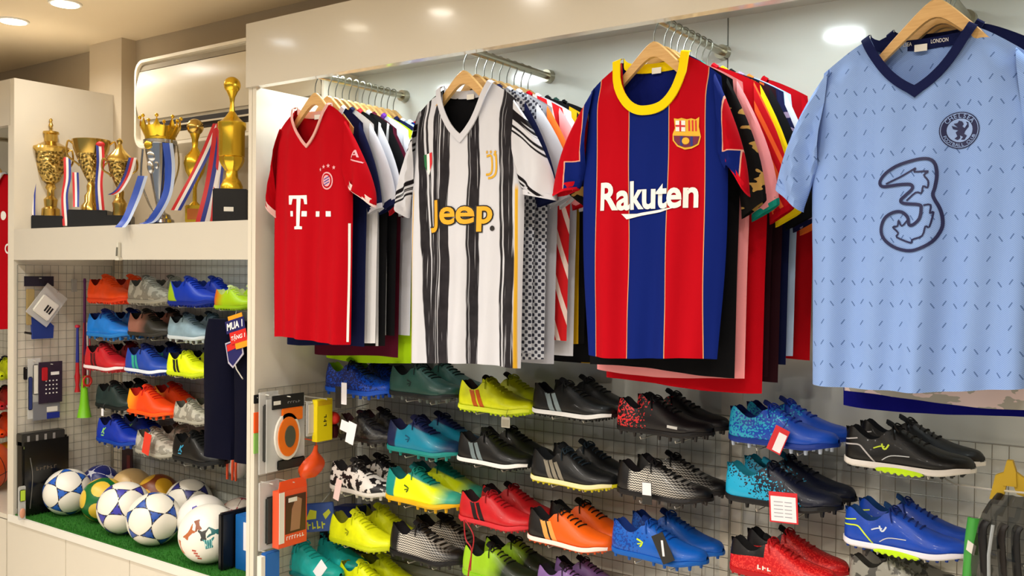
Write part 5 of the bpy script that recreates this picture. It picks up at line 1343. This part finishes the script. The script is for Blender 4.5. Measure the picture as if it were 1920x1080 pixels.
# small goods right of the black pair
q = Q(446, 872, 2.25); t = thing('kit_bag', 'orange and white net bag behind the cord, right side of ball unit', 'bag', q)
MB().ell((0, 0, 0), (.045, .03, .05), 16, 10).build('bag', mat('white_orange_nylon', '#e0d4cc', .6), t)
for k in (-.02, .01, .03): MB().tube(crom([(k, -.03, .045), (k+.004, -.036, 0), (k-.003, -.03, -.05)], 4), .005, 6).build('stripe', mat('orange_trim', '#e8501c', .6), t)
MB().tube([(0, 0, .045), (0, .06, .06), (0, .13, .06)], .002, 5).build('loop', M_black, t)
# blue box at the right end of the turf
qa = Q(441, 962, 2.06); xb0, xb1 = Q(441, 1000, 2.05).x, XI-.022
t = thing('shoe_box', 'upright blue box with white label at the right end of the turf', 'box', ((xb0+xb1)/2, 2.05, ZB)); h = qa.z-ZB; hw = (xb1-xb0)/2
MB().box((-hw, 0, 0), (hw, .28, h), bev=.002).build('carton', mat('box_blue', '#0f62ac', .45), t)
MB().box((-hw*.5, -.001, h-.115), (hw*.25, .0, h-.02)).build('paper_label', M_wcard, t, smooth=False)
t = thing('ball_case', 'flat black case beside the blue box at the end of the turf', 'case', (xb0-.018, 2.0, ZB)); MB().box((-.012, 0, 0), (.012, .36, h+.01), bev=.006).build('shell', M_black, t); MB().box((-.0135, .02, .02), (-.0118, .34, h-.02)).build('side_pocket', mat('black_nylon', '#17171a', .7), t)

# ------------------------------------------------------------ goods on the left inner side panel (facing +X)
XS = XL+.052
def side_card(name, label, cat, pxl, pyt, pxr, pyb, X=XS+.02, th=.006, m=None, part='card', rz=0):
    a = QX(pxl, pyt, X); b = QX(pxr, pyt, X); c = QX((pxl+pxr)/2, pyb, X); d = QX((pxl+pxr)/2, pyt, X)
    w_ = b.y-a.y; h = d.z-c.z; t = thing(name, label, cat, (X, (a.y+b.y)/2, (d.z+c.z)/2))
    if m: MB().box((-th/2, -w_/2, -h/2), (th/2, w_/2, h/2), bev=min(.004, th*.4)).build(part, m, t)
    return t, w_/2, h/2
M_bag = mat('clear_grey_film', '#b4b2ae', .18, alpha=.55); M_film = mat('clear_white_film', '#dcdcda', .15, alpha=.5)
t, a, h = side_card('glove_pack', 'hanging glove pack with black header and blue cuff, upper left', 'glove pack', 45, 518, 100, 635)
MB().box((0, -a, h*.68), (.004, a, h)).build('header_card', mat('black_header', '#141224', .5), t)
MB().box((.002, -a*.9, -h*.55), (.010, -a*.35, h*.6), bev=.003).build('glove_finger', mat('tan_leather', '#a08a58', .7), t)
MB().prism([(-a*.5, -h), (a*.9, -h), (a*.95, -h*.6), (0, -h*.2), (-a*.6, -h*.3)], 'x', .001, .012).build('cuff', mat('blue_cuff', '#16307c', .6), t)
MB().tube([(0, -a*.95, -h*.78), (.004, -a*.3, -h*.85), (.004, 0, -h*.95)], .005, 7).build('strap', M_black, t)
MB().tube([(-.025, 0, h-.008), (.02, 0, h-.008)], .002, 5).build('hook', WB, t)
q = QX(88, 572, XS+.04); t = thing('guard_pack', 'tilted clear bag of white guards hanging over the glove pack', 'pack', q, (math.radians(-38), 0, 0))
MB().box((-.002, -.055, -.075), (.003, .055, .075), bev=.001).build('bag', M_film, t); MB().box((.003, -.042, -.055), (.012, .042, .028), bev=.004).build('white_guard', M_white, t)
for k in range(3): MB().box((.012, .005+.012*k-.008, -.03), (.0135, .012+.012*k-.008, .0)).build('printed_bar', P_black, t)
MB().tube([(-.06, 0, .07), (.01, 0, .07)], .002, 5).build('hook', WB, t)
t, a, h = side_card('accessory_pack', 'dark accessory card with a grid of white dots, middle left', 'pack', 72, 678, 116, 755)
MB().box((0, -a, -h), (.005, a, h), bev=.001).build('backing_card', mat('plum_card', '#2a1c30', .5), t)
for r_ in range(4):
    for c_ in range(4): MB().box((.005, -a*.45+c_*a*.3, -h*.55+r_*h*.2), (.0065, -a*.45+c_*a*.3+.005, -h*.55+r_*h*.2+.005)).build('white_dot', P_white, t, smooth=False)
MB().box((.005, -a*.8, h*.1), (.012, -a*.3, h*.75), bev=.003).build('red_clip', mat('red_plastic', '#b81c26', .4), t); MB().box((.005, 0, h*.35), (.0062, a*.7, h*.5)).build('brand_bar', P_white, t, smooth=False)
MB().tube([(-.025, 0, h-.01), (.02, 0, h-.01)], .002, 5).build('hook', WB, t)
t, a, h = side_card('accessory_pack', 'long clear bag with blue cloth behind the dotted card', 'pack', 52, 672, 72, 785, X=XS+.01)
MB().box((-.002, -a, -h), (.002, a*1.4, h), bev=.001).build('bag', M_film, t); MB().box((.002, -a, -h*.7), (.008, -a*.2, h*.4), bev=.003).build('blue_cloth', mat('blue_cloth', '#22306c', .7), t); MB().box((.002, -a*.1, -h*.2), (.008, a*.9, h*.8), bev=.003).build('white_cloth', M_white, t)
MB().tube([(-.02, 0, h-.01), (.02, 0, h-.01)], .002, 5).build('hook', WB, t)
t, a, h = side_card('accessory_pack', 'grey patterned pack with blue strip under the dotted card', 'pack', 62, 752, 112, 786, X=XS+.015)
MB().box((-.002, -a, -h), (.002, a, h), bev=.001).build('bag', mat('grey_print_bag', '#7c7c80', .3), t); MB().box((.002, -a*.0, -h*.95), (.004, a*.95, -h*.3)).build('blue_strip', mat('blue_strip', '#1c2c8c', .5), t); MB().box((.002, 0, -h*.2), (.0035, a*.8, h*.35)).build('white_field', M_white, t)
MB().tube([(-.02, 0, h-.004), (.01, 0, h-.004)], .002, 5).build('hook', WB, t)
t, a, h = side_card('accessory_pack', 'tiny black clip pack left of the dotted card', 'pack', 44, 688, 52, 712, X=XS+.005, th=.006, m=M_black)
MB().tube([(-.006, 0, h-.004), (.008, 0, h-.004)], .0015, 5).build('hook', WB, t)
# vuvuzelas
def horn(label, px, pt, pb, cols, X, bell):
    a = QX(px, pt, X); b = QX(px, pb, X); L = a.z-b.z; t = thing('plastic_horn', label, 'horn', b)
    pr = [(.0055, L), (.006, L*.55)]; MB().lathe([(.0045, L), (.0065, L*.98), (.0052, L*.96), (.0075, L*.45)][::-1], 14).build('tube', mat('horn_tube', cols[0], .35), t)
    MB().lathe([(.0078, L*.45), (.0085, L*.30)][::-1], 14).build('middle_section', mat('horn_mid', cols[1], .35), t)
    MB().lathe([(bell, 0), (bell*.97, .002), (bell*.62, L*.10), (.012, L*.24), (.0085, L*.30)], 18).build('bell', mat('horn_bell', cols[2], .35), t)
    return t
t = horn('tall horn with purple tube and green bell on the side grid', 158, 522, 782, ('#5c1c5a', '#7c1420', '#7cc820'), XS+.045, .030)
q = QX(155, 715, XS+.066); MB().tube([Vector((0, .018*math.cos(a), -.0+.02*math.sin(a))) for a in [2*PI*k/16 for k in range(16)]], .005, 6, closed=True).build('cord_coil', mat('red_cord', '#c8281c', .6), t, loc=(.024, .0, q.z-t.location.z))
for k, c in ((-.010, '#a01424'), (.012, '#b8142c'), (.004, '#dcd0d0')):
    MB().tube(crom([(.012, k, t.location.z*0+.41), (.014, k*1.6, .25), (.014, k*1.2, .13)], 5), .003, 5).build('lanyard', mat('lanyard_cord', c, .6), t)
t = horn('short horn with blue and red tube beside the tall horn', 145, 612, 735, ('#26308c', '#b41c24', '#b41c24'), XS+.02, .012)
for z_ in (.10,): MB().ell((0, 0, QX(145, 612, XS+.02).z-t.location.z), (.010, .012, .008), 12, 8).build('mouthpiece', mat('red_mouthpiece', '#cc2440', .4), t)
q = QX(139, 532, XS+.004); t = thing('grid_hook', 'small clear price holder at the top of the side grid', 'hook', q); MB().box((-.002, -.012, -.035), (.004, .012, .02), bev=.001).build('plate', M_bag, t)
# black case standing against the side
t, a, h = side_card('shin_guard_box', 'black blister box with grey header leaning at the left of the balls', 'box', 38, 822, 126, 966, X=XS+.04)
t.location.z = ZB+h
MB().box((-.03, -a, -h), (.02, a, h*.96), bev=.008).build('case', mat('gloss_black_case', '#0e0d0c', .25), t)
MB().box((-.034, -a, h*.80), (.016, a*.82, h*1.12), bev=.003).build('header', mat('header_dark', '#2e2c28', .4), t)
MB().box((.0165, -a*.95, h*.74), (.0185, a*.70, h*.80)).build('green_edge', mat('olive_strip', '#6a7440', .4), t)
for k in range(4): MB().box((.0165, -a*.8+k*a*.36, h*.88), (.0178, -a*.8+k*a*.36+.010, h*1.06)).build('printed_icon', mat('icon_grey', '#8a8684', .5), t)
MB().box((.0165, -a*.25, h*.80), (.0185, a*.1, h*.86)).build('price_sticker', M_white, t)
MB().tube(crom([(.022, -a*.7, h*.5), (.022, -a*.6, 0), (.022, -a*.7, -h*.8)], 5), .002, 5).build('moulded_edge', mat('case_edge', '#5c5a54', .2), t)
v, f = blurmarks(-a*.45, h*.14, a*.45, h*.24, 6, 2); MB().add([(.0208, p[0], p[1]) for p in v], f).build('lettering', mat('dull_lettering', '#5a4e40', .5), t, smooth=False)
t, a, h = side_card('whistle_pack', 'small lime and pink pack standing at the front of the black box', 'pack', 34, 905, 48, 968, X=XS+.085, th=.008, m=M_film, part='bag'); t.location.z = ZB+h
MB().box((.004, -a*.8, h*.1), (.010, a*.8, h*.8), bev=.003).build('lime_piece', mat('lime_plastic', '#b4d03c', .4), t); MB().ell((.006, 0, -h*.6), (.006, a*.8, h*.3), 12, 8).build('pink_piece', mat('salmon_plastic', '#c88a6c', .5), t)
q = QX(243, 870, XS+.3); 
q = Q(240, 866, 2.36); t = thing('poster_card', 'dark reddish card hanging between shoes and balls', 'card', q); MB().box((-.045, -.002, -.075), (.035, .002, .06), bev=.001).build('card', mat('dark_red_card', '#2c1210', .5), t); MB().box((-.005, -.003, -.03), (.02, -.002, .03)).build('printed_figure', mat('dull_red_print', '#5c2018', .5), t)

# ------------------------------------------------------------ goods on the shirt unit's left side panel
XQ = XP+.05
def sc2(*a, **k): return side_card(*a, **k)
t, a, h = side_card('glove_pack', 'goalkeeper glove pack with orange oval and black header card', 'glove pack', 500, 738, 572, 880, X=XP+.075)
MB().box((0, -a*.75, h*.62), (.005, a*.9, h*.98), bev=.001).build('header_card', M_bcard, t); MB().box((.005, -a*.7, h*.74), (.0062, -a*.35, h*.84)).build('price_sticker', M_white, t)
v, f = blurmarks(0, h*.74, a*.7, h*.80, 5, 3); MB().add([(.0058, p[0], p[1]) for p in v], f).build('lettering', mat('grey_letter', '#8c8c8c', .5), t, smooth=False)
MB().box((-.004, -a, -h), (.0, a, h*.9), bev=.001).build('bag', M_film, t)
b = MB(); pts = [(a*.9*math.cos(q)*(.72), -h*.12+h*.62*math.sin(q)) for q in [2*PI*k/24 for k in range(24)]]
b.prism(pts, 'x', .001, .010).build('white_rim', M_white, t)
MB().prism([(p[0]*.82, -h*.12+(p[1]+h*.12)*.84) for p in pts], 'x', .010, .014).build('orange_palm', mat('orange_latex', '#e8700c', .5), t)
MB().prism([(p[0]*.42+.004, -h*.12+(p[1]+h*.12)*.46) for p in pts], 'x', .014, .017).build('dark_centre', mat('dark_olive_latex', '#4a4c3c', .6), t)
MB().box((.002, -a*.3, h*.28), (.010, a*.8, h*.62), bev=.003).build('orange_back', mat('orange_latex', '#e8700c', .5), t); MB().box((.002, -a*.5, -h*.98), (.008, a*.95, -h*.72), bev=.003).build('wrist_band', M_bcard, t)
MB().tube([(-.06, 0, h*.93), (.02, 0, h*.93)], .002, 5).build('hook', WB, t)
t, a, h = side_card('glove_pack', 'clear pack with dark grey gloves behind the orange glove pack', 'glove pack', 486, 735, 508, 888, X=XP+.045)
MB().box((-.003, -a, -h), (.003, a*2.2, h), bev=.001).build('bag', M_film, t); MB().box((.003, -a*.6, -h*.7), (.012, a*.6, h*.7), bev=.004).build('glove', mat('dark_grey_glove', '#3c3c38', .7), t); MB().tube([(-.03, 0, h*.93), (.02, 0, h*.93)], .002, 5).build('hook', WB, t)
t, a, h = side_card('accessory_pack', 'orange and green tab hanging at the very edge of side panel', 'pack', 476, 740, 486, 850, X=XP+.02)
for nm, z0, z1, c in (('black_tab', .7, 1, K), ('orange_tab', -.3, .4, '#f05a20'), ('green_tab', -1, -.3, '#8cbc60')): MB().box((-.002, -a, h*z0), (.004, a, h*z1), bev=.001).build(nm, pm(c), t)
MB().tube([(-.012, 0, h*.9), (.006, 0, h*.9)], .0015, 5).build('hook', WB, t)
t, a, h = side_card('boxed_tape', 'bright yellow slim box hanging beside the orange glove pack', 'box', 590, 748, 619, 826, X=XP+.10)
MB().box((-.012, -a, -h), (.012, a, h), bev=.001).build('carton', mat('yellow_carton', '#ecd80c', .45), t)
v, f = blurmarks(-h*.30, -a*.22, h*.30, a*.22, 3, 4); MB().add([(.0126, -p[1], p[0]) for p in v], f).build('lettering', P_black, t, smooth=False)
MB().box((.012, -a*.9, h*.72), (.0128, a*.9, h*.95)).build('printed_band', mat('amber_print_band', '#d8b010', .5), t); MB().tube([(-.09, 0, h*1.02), (.02, 0, h*1.02), (.02, 0, h*.98)], .002, 5).build('hook', WB, t)
t, a, h = side_card('clear_pack', 'clear strip pack between the glove pack and the yellow box', 'pack', 574, 752, 590, 818, X=XP+.09, th=.006, m=M_film, part='bag'); MB().box((.003, -a*.6, -h*.8), (.006, a*.6, h*.8)).build('insert', mat('pale_insert', '#c8c0b4', .4), t); MB().tube([(-.08, 0, h*.93), (.01, 0, h*.93)], .002, 5).build('hook', WB, t)
# orange bag
q = QX(584, 868, XP+.09); t = thing('drawstring_bag', 'crumpled orange plastic bag hanging under the yellow box', 'bag', q)
rows = []
for k in range(12):
    q_ = k/11; z = .055-.10*q_; r = interp(q_, [0, .25, .5, .8, 1], [.008, .014, .042, .050, .030]); sh_ = interp(q_, [0, .4, 1], [.02, .01, -.012])
    rows.append([((.5*r)*math.cos(a_)*(1+.15*math.sin(3*a_+q_*5)), sh_+r*math.sin(a_)*(1+.12*math.sin(4*a_+q_*7)), z) for a_ in [2*PI*i/18 for i in range(18)]])
b = MB().grid(rows, closed=True); b.add(rows[-1], [tuple(range(18))]); b.build('bag', mat('orange_nylon', '#e4501c', .35), t)
MB().tube([(0, .02, .05), (0, .02, .07), (-.075, .02, .07)], .002, 5).build('strap', pm('#e4501c'), t)
q = QX(628, 792, XP+.12)
t = thing('knit_pack', 'red and black accessory hanging behind the white cards', 'pack', Q(624, 795, 2.2)); MB().ell((0, 0, .02), (.03, .02, .022), 14, 8).build('red_pad', pm('#d02c1c'), t); MB().box((-.03, -.014, -.045), (.02, .014, .0), bev=.006).build('dark_pad', pm('#3c1014'), t); MB().tube([(0, 0, .035), (0, .17, .05)], .002, 5).build('hook', WB, t)
# orange support box
t, a, h = side_card('support_box', 'orange and white knee support box with photo window', 'box', 523, 898, 576, 1022, X=XP+.10)
MB().box((-.030, -a, -h), (.0, a, h*.70), bev=.001).build('carton', mat('orange_carton', '#e4542c', .45), t)
MB().prism([(-a, h*.70), (a, h*.70), (a*.9, h*.98), (a*.2, h), (-a*.2, h), (-a*.9, h*.98)], 'x', -.004, -.001).build('hang_tab', mat('orange_tab_card', '#ec4c18', .45), t)
MB().box((.0, -a*.98, -h*.86), (.0015, -a*.62, h*.66)).build('white_side', M_white, t, smooth=False); MB().box((.0, -a*.55, -h*.62), (.0012, a*.9, h*.52)).build('photo_window', mat('brown_photo', '#4a2c20', .4), t, smooth=False)
MB().prism([(-a*.2, -h*.55), (a*.45, -h*.55), (a*.6, h*.35), (a*.2, h*.45), (-a*.1, h*.1)], 'x', .0012, .002).build('printed_leg', mat('skin_photo', '#a07458', .5), t); MB().box((.0012, -a*.35, h*.32), (.0022, a*.25, h*.45)).build('price_sticker', M_white, t, smooth=False)
v, f = blurmarks(-a*.5, -h*.80, a*.8, -h*.68, 7, 5); MB().add([(.0016, p[0], p[1]) for p in v], f).build('lettering', P_white, t, smooth=False)
MB().tube([(-.085, 0, h*.9), (.005, 0, h*.9)], .002, 5).build('hook', WB, t)
t, a, h = side_card('sock_pack', 'clear pack of dark socks left of the orange support box', 'pack', 486, 902, 522, 1028, X=XP+.05)
MB().box((-.004, -a, -h), (.004, a, h), bev=.001).build('bag', M_film, t); MB().box((.002, -a*.5, -h*.85), (.014, a*.8, h*.55), bev=.005).build('socks', mat('dark_sock', '#303432', .8), t); MB().tube([(-.04, 0, h*.93), (.02, 0, h*.93)], .002, 5).build('hook', WB, t)
t, a, h = side_card('blue_folder', 'blue edged flat pack at the bottom edge beside the panel', 'pack', 494, 1034, 520, 1110, X=XP+.06)
MB().box((-.012, -a, -h), (.012, a, h), bev=.002).build('carton', mat('bright_blue_carton', '#1462b4', .45), t); MB().box((-.011, -a*1.6, -h*.95), (.010, -a, h*.9), bev=.001).build('white_edge', M_white, t); MB().tube([(-.05, 0, h*.9), (.0, 0, h*.9)], .002, 5).build('hook', WB, t)
# dark blue box behind with yellow print
q = Q(625, 965, 2.30); t = thing('shoe_box', 'dark blue box with yellow print behind the plain yellow pair', 'box', (q.x-.02, 2.31, q.z-.045), (0, math.radians(-8), 0))
MB().box((-.10, -.012, -.01), (.06, .045, .085), bev=.002).build('carton', mat('dark_blue_carton', '#0c1c5c', .45), t)
t.location.x += .10
q = Q(600, 968, 2.165); t = thing('card_pack', 'blue pack with ragged yellow print between orange box and yellow pair', 'pack', q, (0, math.radians(-6), math.radians(30)))
MB().box((-.055, -.006, -.05), (.050, .006, .045), bev=.002).build('card', mat('mid_blue_card', '#123a7c', .45), t)
v, f = merge2d([poly2d([(-.048, -.008), (-.030, .026), (-.008, .020), (-.012, -.006)]), poly2d([(.012, .008), (.034, .024), (.040, .012), (.020, -.010)]), blurmarks(-.046, -.040, .020, -.012, 4, 9)])
MB().add([(p[0], -.0066, p[1]) for p in v], f).build('yellow_print', mat('lime_yellow_print', '#a4ac18', .5), t, smooth=False)
MB().tube([(0, .004, .035), (0, .20, .055)], .002, 5).build('hook', WB, t)
# rolled green/black items bottom-left
q = Q(560, 1040, 2.22)
t = thing('goalkeeper_glove', 'black glove with raised fingers behind the teal pair', 'glove', Q(607, 1012, 2.24))
b = MB().box((-.035, -.012, -.045), (.035, .012, .0), bev=.008); b.build('palm', pm('#101012'), t)
for k in range(4): MB().tube([(-.027+.018*k, 0, -.004), (-.027+.019*k, -.002, .028+.006*math.sin(k*1.2))], [.0085, .007], 8).build('finger', pm('#121214'), t)
MB().tube([(-.034, 0, -.03), (-.052, -.004, -.008)], [.009, .007], 8).build('thumb', pm('#121214'), t)
MB().tube([(0, .01, -.02), (0, .145, -.01)], .002, 5).build('hook', WB, t)

# ------------------------------------------------------------ right edge goods
def rod(label, pts, r=.0022):
    P = [Q(*p) for p in pts]; t = thing('display_hook', label, 'hook', P[0]); MB().tube([p-P[0] for p in P], r, 6).build('rod', WB, t); return t
rod('long white hook rod reaching from under the black pair', [(1760, 895, 2.36), (1772, 897, 2.34), (1790, 908, 2.25), (1850, 917, 2.10), (1960, 928, 1.96)])
rod('short white hook rod in the lower right corner', [(1850, 1035, 2.36), (1862, 1040, 2.2), (1935, 1066, 2.02)], .004)
t = thing('guard_pack', 'clear bag of black leg guards hanging at the right photo edge', 'pack', Q(1880, 925, 2.05))
z1 = Q(1880, 1130, 2.05).z-t.location.z; xl = Q(1838, 950, 2.05).x-t.location.x
rows = []
for k in range(11):
    q_ = k/10; z = z1*q_; l = interp(q_, [0, .15, .3, .6, 1], [xl*.25, xl*.8, xl*1.05, xl*1.35, xl*1.35]); rows.append([(l+(.06-l)*i/10, -.010*math.sin(PI*i/10)+.005*math.sin(i*2+k*1.7), z) for i in range(11)])
MB().grid(rows).build('bag', mat('dark_clear_film', '#101211', .14, alpha=.86, bump=.8, bscale=18), t)
for k, (dx, c) in enumerate(((-.028, '#0e0e10'), (.005, '#1a1412'), (.03, '#101012'))): MB().tube(crom([(dx, .0, -.06), (dx-.006, -.006, z1*.4), (dx+.002, -.002, z1*.95)], 5), [.011]*11, 10, flat=.5).build('guard', pm(c), t)
MB().tube([(-.013, -.022, -.06), (-.019, -.026, z1*.55), (-.018, -.022, z1*.9)], .0035, 7).build('zip', pm('#9aa0a4'), t)
q = Q(1895, 895, 2.06); t = thing('yellow_glove', 'mustard yellow glove cuff hooked on the long white rod', 'glove', q)
b = MB()
b.prism([(-.036, -.046), (-.012, -.046), (-.006, -.012), (-.010, .010), (-.026, .002)], 'y', -.008, .008); b.prism([(.012, -.030), (.040, -.038), (.036, -.006), (.010, .012), (.004, -.010)], 'y', -.007, .007); b.prism([(-.012, -.016), (.012, -.016), (.010, .014), (.004, .034), (-.006, .034), (-.011, .012)], 'y', -.010, .006)
b.build('cuff', mat('mustard_fabric', '#a8890c', .7), t, smooth=False)
t = thing('shin_guard', 'green and white shin guard left of the dark leg guard bag', 'shin guard', Q(1828, 1010, 2.12))
rows = []
for k in range(10):
    q_ = k/9; z = .045-.16*q_; wv = .016*(1-.4*abs(q_-.3)); dx = -.012*q_
    rows.append([(dx+wv*math.cos(a_), -.018*math.sin(a_), z) for a_ in [PI*i/10 for i in range(11)]])
b = MB().grid(rows); rows2 = [[(p[0]*.9, p[1]*.8+.002, p[2]) for p in r] for r in rows[::-1]]; b.grid(rows2); b.build('shell', mat('green_shell', '#3f9a3c', .4), t)
MB().prism([(-.010, .0), (.006, -.01), (.002, -.03), (-.013, -.02)], 'y', -.021, -.018).build('white_mark', M_white, t); MB().tube([(0, -.005, .03), (0, .25, .04)], .002, 5).build('hook', WB, t)

# under-shelf light of the ball unit
area('shelf_light', ((XL+XI)/2+.35, 2.12, ZR+.135), .9, POW_SHELF*2.2, COOL, 'RECTANGLE', sy=.06)

# ------------------------------------------------------------ groups of repeats
bpy.context.view_layer.update()
GR = {'shoe': 'football shoes shown in pairs', 'shirt': 'football shirts hanging on the rails', 'hanger': 'wooden hangers on the rails', 'bracket': 'wire brackets under the shoes', 'ball': 'balls on the turf and lower shelf',
      'trophy': 'trophies on the upper shelf', 'tag': 'tags and cards hung on the shoes', 'rail': 'steel clothes rails', 'wire grid': 'wire grids on the unit walls', 'pack': 'small accessory packs on the side grids',
      'glove pack': 'goalkeeper glove packs', 'horn': 'plastic horns on the side grid', 'sign': 'sale signs before the navy trousers', 'shelving': 'cream display units', 'light': 'niche lights under the unit top', 'ceiling light': 'ceiling downlights'}
for o in [o for o in bpy.data.objects if o.parent is None and o.get('category')]:
    if o.get('group') is None and o['category'] in GR:
        g_ = GR[o['category']]
        if o['category'] in ('shoe', 'bracket'): g_ += ' in the ball unit' if XL < o.location.x < XP-.02 else ' at the far left' if o.location.x <= XL else ' under the shirt rails'
        if o['category'] in ('shirt', 'hanger'): g_ = g_.replace('the rails', 'the %s rail' % ('far left' if o.location.x < XP-.3 else 'red shirt' if o.location.x < -1.9 else 'black and white striped shirt' if o.location.x < -1.3 else 'blue and red striped shirt' if o.location.x < -.75 else 'pale blue shirt'))
        o['group'] = g_
